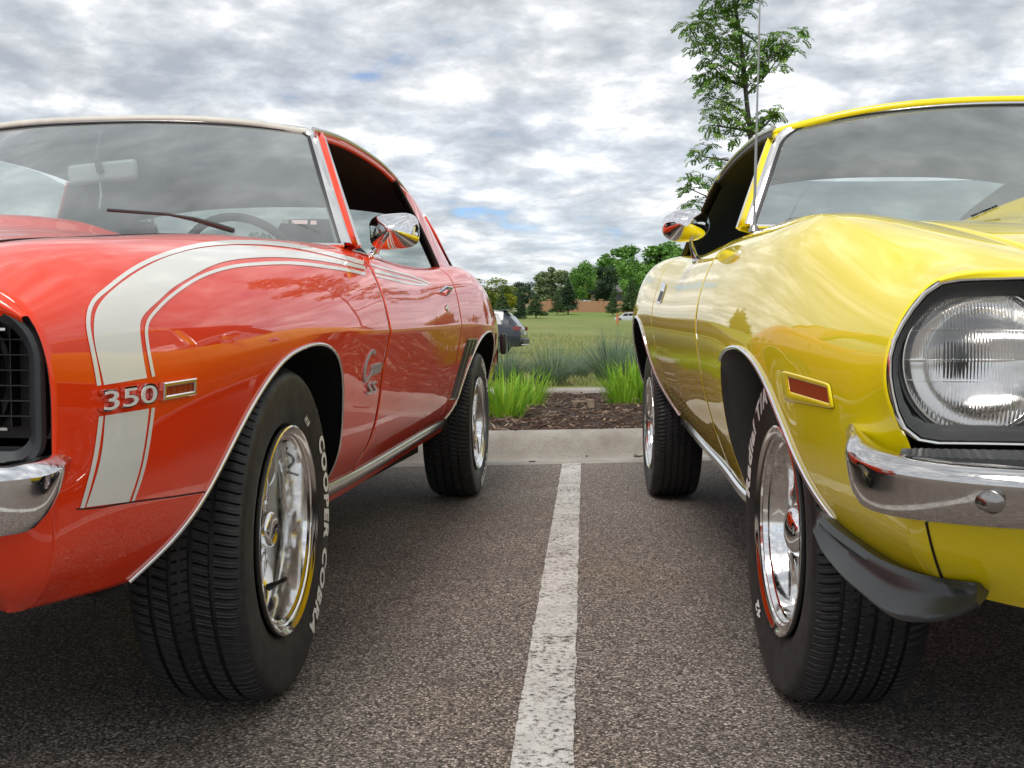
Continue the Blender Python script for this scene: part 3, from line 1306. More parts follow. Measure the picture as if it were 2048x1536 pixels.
def greenhouse(car, g):
    """windscreen, roof, pillars, side and rear glass; g holds surveyed corner points (u, v, w)"""
    R_ = car.root
    B, Bc, T, Tc = (np.array(g[k], float) for k in ('B', 'Bc', 'T', 'Tc'))
    rnd = g.get('round', 0.05)

    def ws(a, b, push=0.0):
        aa = abs(a)
        base = np.array([Bc[0] + (B[0] - Bc[0]) * aa ** 2.2, a * B[1], Bc[2] + (B[2] - Bc[2]) * a * a])
        top = np.array([Tc[0] + (T[0] - Tc[0]) * aa ** 2.2, a * T[1], Tc[2] + (T[2] - Tc[2]) * aa ** 2.4])
        p = base + (top - base) * b
        bul = math.sin(PI * min(max(b, 0), 1)) * 0.022
        return p + np.array([-bul - push, 0, bul * 0.6 + push * 0.45])

    def amax(b):
        # rounded upper corners
        if b > 1 - rnd:
            t = (b - (1 - rnd)) / rnd
            return 1 - g.get('rw', 0.06) * (1 - math.sqrt(max(0, 1 - t * t)))
        return 1.0
    nb, na = 26, 40
    bs = [i / (nb - 1) for i in range(nb)]
    bs[-1] = 0.9995
    rows = [[car.P(*ws((2 * j / na - 1) * amax(b), b)) for j in range(na + 1)] for b in bs]
    mb = MB()
    mb.grid(rows)
    mb.build('windshield', 'glass', R_, auto=None)
    # bright moulding round the glass
    per = [ws(-amax(b), b) for b in bs] + [ws((2 * j / na - 1) * amax(bs[-1]), 1.0) for j in range(1, na)] + [ws(amax(b), b) for b in bs[::-1]]
    wtr = g.get('trim_w', 0.016)
    mb = MB()
    cen = ws(0, 0.5)
    rows = []
    for i, p in enumerate(per):
        t = per[min(i + 1, len(per) - 1)] - per[max(i - 1, 0)]
        t /= np.linalg.norm(t)
        nrm = np.array([-0.80, 0.0, 0.58])
        nrm = nrm + np.array([0, 0.35 * np.sign(p[1]) * (abs(p[1]) / T[1]) ** 6, 0])
        out = np.cross(t, nrm)
        out /= np.linalg.norm(out)
        if np.dot(out, p - cen) < 0:
            out = -out
        ring = []
        for o_, h_ in ((-0.008, 0.000), (-0.006, 0.004), (0.3 * wtr, 0.009), (0.8 * wtr, 0.008), (wtr, 0.002), (wtr, -0.012), (-0.008, -0.012)):
            ring.append(car.P(*(p + out * o_ + nrm * h_)))
        rows.append(ring)
    mb.grid(rows, closed=True)
    mb.build('windshield_trim', 'bright', R_, auto=35)
    # black gasket just inside
    gk = MB()
    gk.tube([car.P(*(p + np.array([-0.002, 0, 0.002]) + (cen - p) / np.linalg.norm(cen - p) * 0.010)) for p in per], 0.0055, 6, flat=0.6)
    gk.build('windshield_gasket', 'black', R_)
    # shade band of tinted glass on top is left to the glass; lower moulding
    low = MB()
    low.tube([car.P(*(ws(2 * j / na - 1, 0.0) + np.array([-0.006, 0, -0.004]))) for j in range(na + 1)], 0.011, 8, flat=0.7)
    low.build('lower_moulding', 'bright', R_)

    # roof
    rail = np.array(g['rail'], float)              # from the header back, (u, v, w)
    rc = np.array(g['roof_c'], float)              # centre line (u, w)
    fr = nspline(rail[:, 0], rail)
    fc = nspline(rc[:, 0], rc[:, 1])
    n, k = 40, 36
    rows = []
    for i in range(n):
        t = i / (n - 1)
        row = []
        for j in range(k + 1):
            a = 2 * j / k - 1
            # the front edge of the roof follows the windscreen header
            uf = Tc[0] + (T[0] - Tc[0]) * abs(a) ** 2.2
            ue = g['rear_u'] - 0.10 * (1 - abs(a) ** 2) * 0 + 0.0
            u = uf + (ue - uf) * t
            pr = fr(min(max(u, rail[0, 0]), rail[-1, 0]))[0]
            wc = float(fc(min(max(u, rc[0, 0]), rc[-1, 0]))[0])
            w = wc - (wc - pr[2]) * abs(a) ** 2.6
            row.append(car.P(u, a * pr[1], w))
        if i == 0:
            lipr = [p + Vector((0, -0.006, -0.018)) for p in row]
            rows.append([p + Vector((0, 0.004, -0.024)) for p in row])
            rows.append(lipr)
            rows.append([p + Vector((0, -0.004, -0.005)) for p in row])
            row = [p + Vector((0, 0.006, 0.0)) for p in row]
        rows.append(row)
    mb = MB()
    mb.grid(rows, flip=True)
    ro = mb.build('roof', g['roof_mat'], R_, auto=None)
    hl = MB()
    hl.grid([[p + Vector((0, 0, -0.03)) for p in r] for r in rows[3:]])
    hl.build('headliner', 'headliner', R_, auto=None)
    for m in (1, -1):
        # drip rail
        q = fr(np.linspace(rail[0, 0], rail[-1, 0], 50))
        mb = MB()
        mb.tube([car.P(p[0], m * (p[1] + 0.004), p[2]) for p in q], [0.0075] * 42 + list(np.linspace(0.0075, 0.002, 8)), 8)
        mb.build('drip_rail', g['drip_mat'], R_)
        # inner band below the drip rail (door frame seal)
        mb = MB()
        rows = [[car.P(p[0], m * (p[1] + d), p[2] + h) for d, h in ((0.002, 0.0), (0.008, -0.014), (0.011, -0.026), (0.002, -0.030))] for p in q]
        mb.grid(rows)
        mb.build('roof_rail', g['rail_mat'], R_, auto=None)
        # windscreen pillar: body coloured strip with bright edges
        p0, p1 = ws(1.0, 0.0), ws(1.0, 1.0)
        A = [ws(1.0, b) for b in np.linspace(0, 1, 12)]
        dW = np.array(g.get('pil', (0.055, 0.018, 0.0)))
        dT = np.array(g.get('pil_t', (0.04, 0.012, 0.0)))
        mb = MB()
        rows = []
        for i, p in enumerate(A):
            d = dW + (dT - dW) * i / 11
            a0 = p + np.array([0.004, 0.008, 0.0])
            a1 = p + d * 0.5 + np.array([0.0, 0.016, 0.004])
            a2 = p + d + np.array([0.002, 0.0, 0])
            a3 = p + d + np.array([0.004, -0.04, -0.01])
            rows.append([car.P(x[0], m * x[1], x[2]) for x in (a0, a1, a2, a3)])
        mb.grid(rows)
        o = mb.build('windshield_pillar', g['body_mat'], R_, auto=50)
        so = o.modifiers.new('thickness', 'SOLIDIFY')
        so.thickness = 0.012
        so.offset = 0
        mb = MB()
        mb.tube([car.P(p[0] + (dW + (dT - dW) * i / 11)[0] + 0.006, m * (p[1] + (dW + (dT - dW) * i / 11)[1] + 0.004), p[2]) for i, p in enumerate(A)], 0.0085, 8, flat=0.8)
        mb.build('pillar_moulding', 'bright', R_)
        # sail panel
        o = blade_fan(car, 'sail_panel', g['sail_mat'], [(u, m * v, w) for u, v, w in (g['sail_f'] if m == 1 else g.get('sail_ff', g['sail_f']))], [(u, m * v, w) for u, v, w in g['sail_r']], 20, 12, (0, m * 0.010, 0.008), thick=0.01)
        mb = MB()
        mb.tube([car.P(u, m * (v + 0.004), w) for u, v, w in smooth_path(g['sail_f'], 20)], 0.012, 8, flat=0.7)
        mb.build('window_seal', 'black', R_)
        blade_fan(car, 'sail_lining', 'headliner', [(u - .004, m * (v - .022), w) for u, v, w in (g['sail_f'] if m == 1 else g.get('sail_ff', g['sail_f']))], [(u, m * (v - .022), w - .01) for u, v, w in g['sail_r']], 16, 4, (0, 0, 0))
        # side glass
        if m in g.get('side_glass', (1, -1)):
            bl, rl = smooth_path(g['belt'], 24), smooth_path(g['glass_top'], 24)
            mb = MB()
            rows = []
            for i in range(24):
                rows.append([car.P(*((bl[i] + (rl[i] - bl[i]) * j / 8 + np.array([0, 0.012 * math.sin(PI * j / 8), 0])) * np.array([1, m, 1]))) for j in range(9)])
            mb.grid(rows)
            mb.build('side_window', 'sideglass', R_, auto=None)
    # rear glass
    rg = MB()
    a0, a1 = np.array(g['rg_top'], float), np.array(g['rg_bot'], float)
    rows = []
    for i in range(12):
        t = i / 11
        p = a0 + (a1 - a0) * t
        rows.append([car.P(p[0] - 0.10 * 0 + 0.05 * (1 - abs(2 * j / 20 - 1) ** 2), (2 * j / 20 - 1) * p[1], p[2] + 0.02 * math.sin(PI * t)) for j in range(21)])
    rg.grid(rows)
    rg.build('rear_window', g.get('rear_mat', 'glass'), R_, auto=None)
    return ws


def interior(car, g):
    R_ = car.root
    mb = MB()
    mb.box(car.P(1.35, 0, 0.40), (1.50, 2.1, 0.05))
    mb.build('floor_pan', 'well', R_)
    mb = MB()
    mb.box(car.P(0.80, 0, g['dash_w'] - 0.13), (1.42, 0.34, 0.26))
    mb.build('dashboard', 'dash', R_, bevel=0.05, bseg=4)
    for m in (1, -1):
        seat = MB()
        seat.box(car.P(1.45, m * 0.36, 0.55), (0.52, 0.52, 0.18))
        seat.box(car.P(1.72, m * 0.36, 0.80), (0.52, 0.14, 0.55), Matrix.Rotation(-0.25, 3, 'X'), 0.9)
        seat.box(car.P(1.80, m * 0.36, 1.10), (0.27, 0.09, 0.17), Matrix.Rotation(-0.2, 3, 'X'), 0.85)
        seat.build('seat', 'seat', R_, bevel=0.04, bseg=3)
        d = MB()
        d.box(car.P(1.45, m * 0.765, 0.72), (0.05, 1.3, 0.50))
        d.build('door_card', 'dash', R_)
    rs = MB()
    rs.box(car.P(2.35, 0, 0.78), (1.25, 0.16, 0.42), Matrix.Rotation(-0.3, 3, 'X'))
    rs.box(car.P(2.65, 0, 0.95), (1.35, 0.50, 0.03))
    rs.build('rear_seat', 'seat', R_, bevel=0.02)
    # steering wheel on the driver's side
    sw = MB()
    c = Vector(car.P(1.10, g['driver'] * 0.37, g['dash_w'] - 0.055))
    rot = Matrix.Rotation(math.radians(-62), 3, 'X')
    pts = [c + rot @ Vector((0.19 * math.cos(2 * PI * i / 40), 0.19 * math.sin(2 * PI * i / 40), 0)) for i in range(41)]
    sw.tube(pts, 0.013, 10, caps=False)
    sw.tube([c + rot @ Vector((-0.19, 0, 0)), c + rot @ Vector((0, 0, -0.02)), c + rot @ Vector((0.19, 0, 0))], 0.014, 8)
    sw.tube([c + rot @ Vector((0, 0, -0.01)), c + rot @ Vector((0, 0, -0.25))], 0.03, 10)
    sw.build('steering_wheel', 'dash', R_)
    # rear-view mirror
    p = car.at_u(*g['rvm'], g['rvm_u'])
    mr = MB()
    mr.box(p, (0.215, 0.025, 0.062), Matrix.Rotation(g.get('rvm_tilt', 0.06), 3, 'Y'))
    o = mr.build('rear_view_mirror', 'platewhite', R_, bevel=0.02, bseg=3)
    st = MB()
    st.tube([p + Vector((0, -0.012, 0.0)), p + Vector((-0.004, -0.03, 0.03)), p + Vector((-0.004, 0.0, 0.12))], [0.012, 0.008, 0.006], 8)
    st.build('mirror_stem', 'black', o)
    if 'sticker' in g:
        ch = MB()
        ch.tube([p + Vector((0, -.02, -.03)), p + Vector((.004, -.02, -.07)), p + Vector((-.003, -.02, -.11))], [.002, .004, .003], 6)
        ch.build('mirror_charm', 'platewhite', o)


def body_rest(car, sheet, g):
    """hood, cowl, boot lid, tail, inner structure"""
    R_ = car.root
    side = car.side

    def seam(u):
        c = sheet.f(u)[0].reshape(sheet.K, 3)
        return c[0]
    us = usteps(g['hood_f'], g['hood_r'], 0.03)
    nv = 44
    rows = []
    for u in us:
        s0 = seam(u)
        row = []
        for j in range(2 * nv + 1):
            a = (j - nv) / nv
            v = a * (s0[1] - 0.0045)
            w = s0[2] - 0.001 + g['hood_h'](u, abs(v), s0[1])
            row.append(car.P(s0[0] if abs(a) > 0.98 else u, v, w))
        rows.append(row)
    mb = MB()
    mb.grid(rows, flip=(side < 0))
    o = mb.build('hood', g['mat'], R_, auto=None)
    car.collide(mb.v, mb.f)
    so = o.modifiers.new('thickness', 'SOLIDIFY')
    so.thickness = 0.006
    so.offset = -1
    # cowl
    rows = []
    for u in usteps(g['hood_r'] + 0.006, g['cowl_r'], 0.03):
        s0 = seam(u)
        rows.append([car.P(u, a * s0[1], s0[2] - 0.001 + g['cowl_h'] * (1 - a * a) - 0.012 * (1 - abs(a) ** 12)) for a in np.linspace(-1, 1, 31)])
    mb = MB()
    mb.grid(rows, flip=True)
    mb.build('cowl', g['mat'], R_, auto=None)
    # boot lid
    rows = []
    for u in usteps(g['boot_f'], sheet.x[-1], 0.05):
        s0 = seam(u)
        rows.append([car.P(u, a * s0[1], s0[2] + 0.02 * (1 - a * a)) for a in np.linspace(-1, 1, 21)])
    mb = MB()
    mb.grid(rows, flip=True)
    mb.build('boot_lid', g['mat'], R_, auto=None)
    # tail panel
    e = sheet.x[-1]
    U, Lw = sheet.curve(e, 12, 14)
    pr = np.vstack([U, Lw[1:]])
    rows = [[car.P(p[0] + 0.03 * (1 - a * a), a * p[1], p[2]) for a in np.linspace(-1, 1, 15)] for p in pr]
    mb = MB()
    mb.grid(rows, flip=True)
    mb.build('tail_panel', g['mat'], R_, auto=None)
    # dark structure behind the panels: firewall, engine bay floor, sills, wheel houses
    mb = MB()
    mb.box(car.P(1.40, 0, 0.30), (1.36, 1.75, 0.10))
    mb.box(car.P(-0.15, 0, 0.42), (0.95, 0.95, 0.30))
    mb.box(car.P(0.62, 0, 0.62), (1.45, 0.05, 0.55))
    mb.box(car.P(3.10, 0, 0.55), (1.00, 0.70, 0.35))
    mb.box(car.P(2.743, 0, 0.333), (1.35, 0.10, 0.10))
    mb.box(car.P(0.0, 0, 0.30), (1.30, 0.06, 0.06))
    mb.box(car.P(2.45, 0, 0.62), (1.20, 0.04, 0.45))
    mb.build('underbody', 'well', R_, smooth=False)


def wheel_house(car, sheet, low, pts, m, cu, ruse):
    """dark liner from the wheel opening inwards"""
    path = lip_path(car, sheet, low, pts, 48, off=-0.004)
    rows = []
    for u, v, w in path:
        ring = [(u, v, w), (u + (u - cu) * 0.04, v - 0.03, w + 0.008), (u + (u - cu) * 0.10, v - 0.10, w + 0.02), (u + (u - cu) * 0.10, v - 0.34, w + 0.02)]
        rows.append([car.P(a, m * b, c) for a, b, c in ring])
    mb = MB()
    mb.grid(rows)
    # inner wall
    c0 = len(mb.v)
    inner = [r[-1] for r in rows]
    mb.v += [tuple(p) for p in inner] + [tuple(car.P(cu, m * 0.50, 0.30))]
    k = len(inner)
    for i in range(k - 1):
        mb.f.append((c0 + i, c0 + i + 1, c0 + k))
    mb.build('wheel_house', 'well', car.root, auto=40)


def door_mirror(car, name_px, base_px, u, base_hit, size, tilt=0.0, style=0):
    pass


def nose_wrap(car, sheet, name, mat, plan, x0, w_top, n=70, rows=26, collide=True, tuck=0.0, drop=0.0):
    """carries the lower part of the body sheet on round the nose: plan is the (u, v) line of its widest level, starting at the sheet edge x0"""
    U, Lw = sheet.curve(x0, 40, 220)
    prof = np.vstack([U[:-1], Lw])
    prof = prof[prof[:, 2] <= w_top]
    prof = resample(prof, rows)
    half = smooth_path(plan, n)
    k0 = int(np.argmin(np.linalg.norm(half - np.array(plan[2]), axis=1)))
    half = half[k0:]
    C = np.vstack([half, (half * np.array([1, -1]))[::-1][1:]])
    N = len(C)
    c0 = C[0]
    grid = []
    for i in range(N):
        t = C[min(i + 1, N - 1)] - C[max(i - 1, 0)]
        t = t / np.linalg.norm(t)
        nr = np.array([-t[1], t[0]])
        ctr = np.array([0.6, 0.0])
        if np.dot(nr, ctr - C[i]) < 0:
            nr = -nr
        an = math.atan2(nr[1], nr[0])
        if i == 0:
            an0 = an
        h_ = an - an0 - PI / 2                      # turn the tuck with the plan line, starting straight inwards
        nr = np.array([math.cos(h_), math.sin(h_)])
        row = []
        e = min(i, N - 1 - i) / (N / 2)
        fade = max(0.0, 1 - e / 0.45)
        for p in prof:
            dv = (c0[1] - p[1]) * (1 - tuck * min(1.0, e * 2.5))
            du = p[0] - c0[0]
            q = C[i] + nr * (dv + du * (1 - fade)) + np.array([du * fade, 0.0])
            row.append(car.P(q[0], q[1], p[2] - drop * sstep(e * 3) * (prof[0][2] - p[2]) / (prof[0][2] - prof[-1][2])))
        grid.append(row)
    mb = MB()
    mb.grid(grid)
    o = mb.build(name, mat, car.root, auto=None)
    if collide:
        car.collide(mb.v, mb.f)
    return o
# ------------------------------------------------------------------ red coupe
TY_RED = tyre_mesh('tyre_red_car', per=8, n=880)
TY_YEL = tyre_mesh('tyre_yellow_car', per=7, n=840, pattern=1)


def lofted(car, name, mat, lines, n, k, parent=None, thick=0.0, flip=False, collide=False):
    """surface through several space curves (each a list of (u, v, w)), splined both ways"""
    L_ = [smooth_path(l, n) for l in lines]
    rows = []
    for i in range(n):
        c = np.array([l[i] for l in L_])
        rows.append([car.P(*p) for p in smooth_path(c, k)])
    mb = MB()
    mb.grid(rows, flip=flip)
    o = mb.build(name, mat, parent or car.root, auto=None)
    if collide:
        car.collide(mb.v, mb.f)
    if thick:
        so = o.modifiers.new('thickness', 'SOLIDIFY')
        so.thickness = thick
        so.offset = 0
    return o


def pod(car, name, c, wd, ht, dp, mat, rot=None, n=2.6, parent=None, apex=0.12, power=1.0):
    """mirror head: rounded rectangle rim tapering forward to a blunt point"""
    rows = []
    S = 40
    for t in (0.0, 0.03, 0.10, 0.25, 0.45, 0.65, 0.85, 1.0):
        sc = 1 - (1 - apex) * max(0, (t - 0.06) / 0.94) ** power if t > 0.06 else 0.985 + 0.015 * (t / 0.06)
        ring = []
        for k in range(S):
            a = 2 * PI * k / S
            ca, sa = math.cos(a), math.sin(a)
            x = abs(ca) ** (2 / n) * math.copysign(1, ca) * wd / 2 * sc
            z = abs(sa) ** (2 / n) * math.copysign(1, sa) * ht / 2 * sc
            p = Vector((x, -dp * t, z))
            if rot is not None:
                p = rot @ p
            ring.append(p + c)
        rows.append(ring)
    mb = MB()
    mb.grid(rows, closed=True)
    k = len(rows)
    mb.f.append(tuple((k - 1) * S + i for i in range(S)))
    o = mb.build(name, mat, parent or car.root, auto=50)
    gl = MB()
    gl.v = [tuple(p + (rot @ Vector((0, -0.003, 0)) if rot is not None else Vector((0, -0.003, 0)))) for p in rows[0]]
    gl.f = [tuple(range(S))]
    gl.build('mirror_glass', 'mirrorglass', o)
    return o


def red_car():
    car = Car('red_coupe', 6.4, -0.458, 2.05, 1)
    R_ = car.root
    tag(R_, 'glossy red vintage coupe with white hockey-stick stripe and white vinyl roof', 'car')
    ST = [
        (-0.800, [(-.800, .640, .806), (-.808, .735, .800), (-.812, .795, .787), (-.812, .836, .757), (-.806, .853, .710), (-.802, .857, .660), (-.800, .856, .600), (-.792, .851, .520), (-.765, .822, .425), (-.720, .765, .370)]),
        (-0.720, [(.650, .838), (.745, .834), (.805, .813), (.846, .770), (.864, .712), (.869, .662), (.868, .600), (-.716, .861, .520), (-.696, .828, .428), (-.655, .778, .366)]),
        (-0.450, [(.660, .888), (.745, .888), (.812, .862), (.864, .803), (.891, .738), (.899, .690), (.894, .610), (.876, .500), (.846, .420), (.796, .352)]),
        (0.000, [(.655, .940), (.735, .938), (.806, .910), (.866, .850), (.897, .785), (.908, .735), (.901, .650), (.884, .520), (.860, .430), (.806, .350)]),
        (0.400, [(.665, .966), (.745, .966), (.815, .938), (.869, .874), (.896, .808), (.911, .747), (.893, .650), (.872, .520), (.845, .430), (.792, .346)]),
        (0.800, [(.700, .985), (.772, .984), (.829, .954), (.870, .886), (.892, .820), (.907, .752), (.888, .660), (.866, .520), (.838, .430), (.786, .345)]),
        (1.400, [(.740, .986), (.790, .984), (.836, .955), (.870, .892), (.890, .830), (.904, .768), (.885, .670), (.860, .530), (.832, .440), (.780, .355)]),
        (2.050, [(.750, 1.012), (.805, 1.012), (.852, .980), (.882, .912), (.896, .845), (.905, .784), (.888, .680), (.856, .530), (.826, .440), (.778, .372)]),
        (2.450, [(.760, 1.050), (.815, 1.044), (.864, 1.000), (.894, .925), (.909, .852), (.918, .790), (.900, .680), (.860, .530), (.830, .440), (.790, .385)]),
        (2.743, [(.760, 1.056), (.816, 1.046), (.869, .997), (.902, .922), (.918, .850), (.926, .785), (.915, .690), (.885, .550), (.855, .460), (.815, .400)]),
        (3.100, [(.730, 1.020), (.790, 1.010), (.848, .968), (.886, .900), (.903, .840), (.909, .780), (.900, .690), (.872, .560), (.848, .480), (.812, .430)]),
        (3.560, [(.640, .930), (.700, .925), (.770, .905), (.830, .860), (.855, .815), (.862, .770), (.858, .690), (.840, .570), (.820, .500), (.790, .460)]),
    ]
    cw = lambda x: sstep((x + 0.02) / 0.30) * (1 - 0.0 * sstep((x - 2.3) / 0.5))
    sh = Sheet(car, ST, cw, 5)
    FA = [(-.520, .335), (-.455, .398), (-.372, .486), (-.290, .570), (-.195, .641), (-.095, .688), (.015, .711), (.13, .719), (.225, .710), (.295, .688), (.345, .655), (.385, .605), (.415, .545), (.445, .480), (.475, .410), (.490, .335)]
    RA = [(2.270, .36), (2.310, .44), (2.345, .53), (2.385, .62), (2.440, .685), (2.520, .730), (2.630, .757), (2.743, .764), (2.860, .755), (2.960, .725), (3.040, .670), (3.090, .590), (3.120, .50), (3.135, .41)]
    FA, RA = [tuple(p) for p in smooth_path(FA, 90)], [tuple(p) for p in smooth_path(RA, 70)]
    low = outline([FA, RA])
    for m in (1, -1):
        n1, n2 = (26, 36) if m == 1 else (12, 14)
        st = 0.012 if m == 1 else 0.05
        fine = ((-.53, -.36), (.28, .50)) if m == 1 else ((.30, .50),)
        panel(car, sh, 'front_fender', 'red', usteps(-0.800, 0.7965, st, fine, 0.0045), low, n1, n2, m)
        d, _ = panel(car, sh, 'door', 'red', usteps(0.8035, 2.0465, 0.02 if m == 1 else 0.08), low, n1, n2, m)
        panel(car, sh, 'quarter_panel', 'red', usteps(2.0535, 3.56, 0.015, ((2.265, 2.36), (3.06, 3.15)), 0.006), low, n1, n2, m)
        for gu in (0.80, 2.05):                    # dark jamb behind the shut lines
            U, Lw = sh.curve(gu, 20, 20)
            prof = np.vstack([U, Lw[1:]])
            mb = MB()
            mb.grid([[car.P(gu + du, m * (p[1] - 0.009), p[2] - 0.003) for p in prof] for du in (-0.03, 0.03)])
            mb.build('door_jamb', 'gap', R_, auto=None)
        wheel_house(car, sh, low, FA, m, 0.0, 0.4)
        wheel_house(car, sh, low, RA, m, 2.743, 0.4)
        tube_obj(car, 'arch_moulding', lip_path(car, sh, low, FA[2:-2], 90, off=0.0015), 0.0042, 'bright', m=m)
        tube_obj(car, 'arch_moulding', lip_path(car, sh, low, RA[2:-2], 70, off=0.0015), 0.0045, 'bright', m=m)
        # sill with bright moulding
        path = []
        for u in np.linspace(0.47, 2.30, 30):
            c = sh.f(u)[0].reshape(sh.K, 3)
            path.append(c[-1])
        mb = MB()
        mb.grid([[car.P(p[0], m * (p[1] + a), p[2] + b) for a, b in ((0.010, 0.012), (0.014, 0.004), (0.010, -0.018), (0.002, -0.024))] for p in path])
        o = mb.build('sill_moulding', 'bright', R_, auto=50)
        mb = MB()
        mb.grid([[car.P(p[0], m * (p[1] + a), p[2] + b) for a, b in ((0.004, -0.022), (-0.01, -0.045), (-0.10, -0.055))] for p in path])
        mb.build('rocker_panel', 'red', R_, auto=50)

    def hood_h(u, v, sv):
        crown = 0.016 * (1 - (v / sv) ** 2)
        dip = -0.006 * math.exp(-((v - 0.46) / 0.10) ** 2) * sstep((u + 0.6) / 0.4)
        k = sstep((u + 0.40) / 0.80)
        b = 0.050 * k * sstep((0.36 - v) / 0.24)
        return crown + dip + b
    body_rest(car, sh, dict(hood_f=-0.785, hood_r=0.50, hood_h=hood_h, mat='red', cowl_r=0.80, cowl_h=0.0, boot_f=2.80))
    for m in (1, -1):                               # shut line between hood and fender
        mb = MB()
        mb.tube([car.P(c[0], m * (c[1] - .002), c[2] + .0004) for c in (sh.f(u)[0].reshape(sh.K, 3)[0] for u in np.linspace(-.78, .50, 60))], .0022, 6)
        mb.build('hood_seam', 'gap', R_)
    # header panel above the grille, following the nose
    hu = [(-.795, 0, .822), (-.794, .3, .819), (-.796, .55, .811), (-.8015, .640, .8078), (-.8095, .735, .8018), (-.8135, .796, .7885), (-.8138, .8375, .758)]
    hl_ = [(-.838, 0, .772), (-.836, .3, .772), (-.830, .55, .772), (-.827, .640, .772), (-.822, .735, .770), (-.817, .790, .762), (-.812, .830, .748)]
    hm = [((a[0] + b[0]) / 2 - .008, (a[1] + b[1]) / 2, (a[2] + b[2]) / 2 + .004) for a, b in zip(hu, hl_)]
    full = [[(u, -v, w) for u, v, w in l[::-1]] + l[1:] for l in (hu, hm, hl_)]
    lofted(car, 'header_panel', 'red', full, 80, 10)
    # valance below the bumper, rolled under
    nose_wrap(car, sh, 'valance', 'red', [(-.720, .869), (-.760, .8645), (-.800, .857), (-.840, .840), (-.870, .800), (-.890, .70), (-.905, .45), (-.91, 0)], -.800, .582)
    # grille: charcoal surround, crate bars, thin bright lines
    def rrect(hw, w0, w1, r, n=10):
        pts = []
        q = r * .45
        for cx, cz, a0, r in ((hw - r, w1 - r, 0, r), (-hw + r, w1 - r, 90, r), (-hw + q, w0 + q, 180, q), (hw - q, w0 + q, 270, q)):
            for k in range(n + 1):
                a = math.radians(a0 + 90 * k / n)
                pts.append((cx + r * math.cos(a), cz + r * math.sin(a)))
        return pts
    o1, o2, o3 = rrect(.850, .574, .775, .074), rrect(.844, .580, .770, .070), rrect(.833, .592, .757, .060)

    def nose_u(v):
        return -.806 - 0.030 * (1 - (abs(v) / .86) ** 4)
    mb = MB()
    rows = [[car.P(nose_u(v) + 0.006, v, w) for v, w in o1], [car.P(nose_u(v) - 0.004, v * .999, w) for v, w in o1], [car.P(nose_u(v) - 0.006, v, w) for v, w in o2],
            [car.P(nose_u(v) + 0.004, v, w) for v, w in o3], [car.P(nose_u(v) + 0.06, v * .99, w) for v, w in o3]]
    mb.grid(rows, closed=True)
    gs = mb.build('grille_surround', 'bezel', R_, auto=50)
    gr = MB()
    gr.box(car.P(-.72, 0, .68), (1.66, 0.01, .16))
    for k in range(6):
        gr.box(car.P(-.755, 0, .632 + k * .0195), (1.62, 0.022, 0.0014))
    for k in range(63):
        gr.box(car.P(-.753, -.806 + k * .026, .68), (0.0012, 0.02, 0.125))
    gr.build('grille', 'black', R_, smooth=False)
    for w in (.742, .619):
        mb = MB()
        mb.tube([car.P(nose_u(v) + 0.012, v, w) for v in np.linspace(-.800, .800, 40)], 0.0032, 6)
        mb.build('grille_moulding', 'bright', R_)
    for m in (1, -1):
        hl = MB()
        hl.lathe([(-.055, 0.0), (-.05, .03), (-.04, .06), (-.015, .084), (0, .089), (.01, .092), (.01, .10)], 40, axis='y', center=car.P(-.745, m * .665, .682))
        hl.build('headlamp', 'bezel2', R_, auto=50)
    # bumper
    def bumper(name, plan, w0, w1, mat, bulge, lip=0.012, endk=5):
        pl = smooth_path(plan, 70)
        pl = np.vstack([pl, (pl * np.array([1, -1]))[::-1][1:]])
        rows = []
        N = len(pl)
        for i, (u, v) in enumerate(pl):
            t = pl[min(i + 1, N - 1)] - pl[max(i - 1, 0)]
            t = t / np.linalg.norm(t)
            nr = np.array([t[1], -t[0]])           # outwards (towards -u / +v)
            if nr[0] > 0 and abs(v) < .8:
                nr = -nr
            e = min(i, N - 1 - i)
            k = sstep((e + 0.6) / endk)
            mid = (w1 * .80 + w0 * .20)
            prof = [(-0.035, w1 - .004), (-0.006, w1), (0.006, w1 - .004), (bulge, w1 - (w1 - w0) * .22), (bulge * 1.02, w1 - (w1 - w0) * .34), (bulge * .80, w1 - (w1 - w0) * .62), (bulge * .40, w1 - (w1 - w0) * .85), (-.004, w0), (-.03, w0)]
            ring = []
            for o_, w in prof:
                w_ = w1 - (w1 - w) * (0.35 + 0.65 * k)
                o2_ = -0.035 + (o_ + 0.035) * (0.25 + 0.75 * k)
                ring.append(car.P(u + nr[0] * o2_, v + nr[1] * o2_, w_))
            rows.append(ring)
        mb = MB()
        mb.grid(rows, closed=True)
        return mb.build(name, mat, R_, auto=28)
    bumper('front_bumper', [(-.745, .876), (-.80, .873), (-.85, .862), (-.895, .835), (-.93, .77), (-.955, .62), (-.97, .3), (-.975, 0)], .502, .588, 'chrome', .022, endk=9)
    # ---------------- wheels
    make_wheel(car, .045, .875, 1, TY_RED, 3, [('COOPER COBRA', 36, .268, .308, 98), ('H18', 62, .244, .258, 8)], spin=0.5)
    make_wheel(car, 0, .875, -1, TY_RED, 3, spin=0.2)
    make_wheel(car, 2.743, .878, 1, TY_RED, 0, [('RADIAL G/T', 80, .268, .308, 54), ('COOPER', -36, .268, .308, 48)], spin=0.9)
    make_wheel(car, 2.743, .878, -1, TY_RED, 0, spin=0.1)
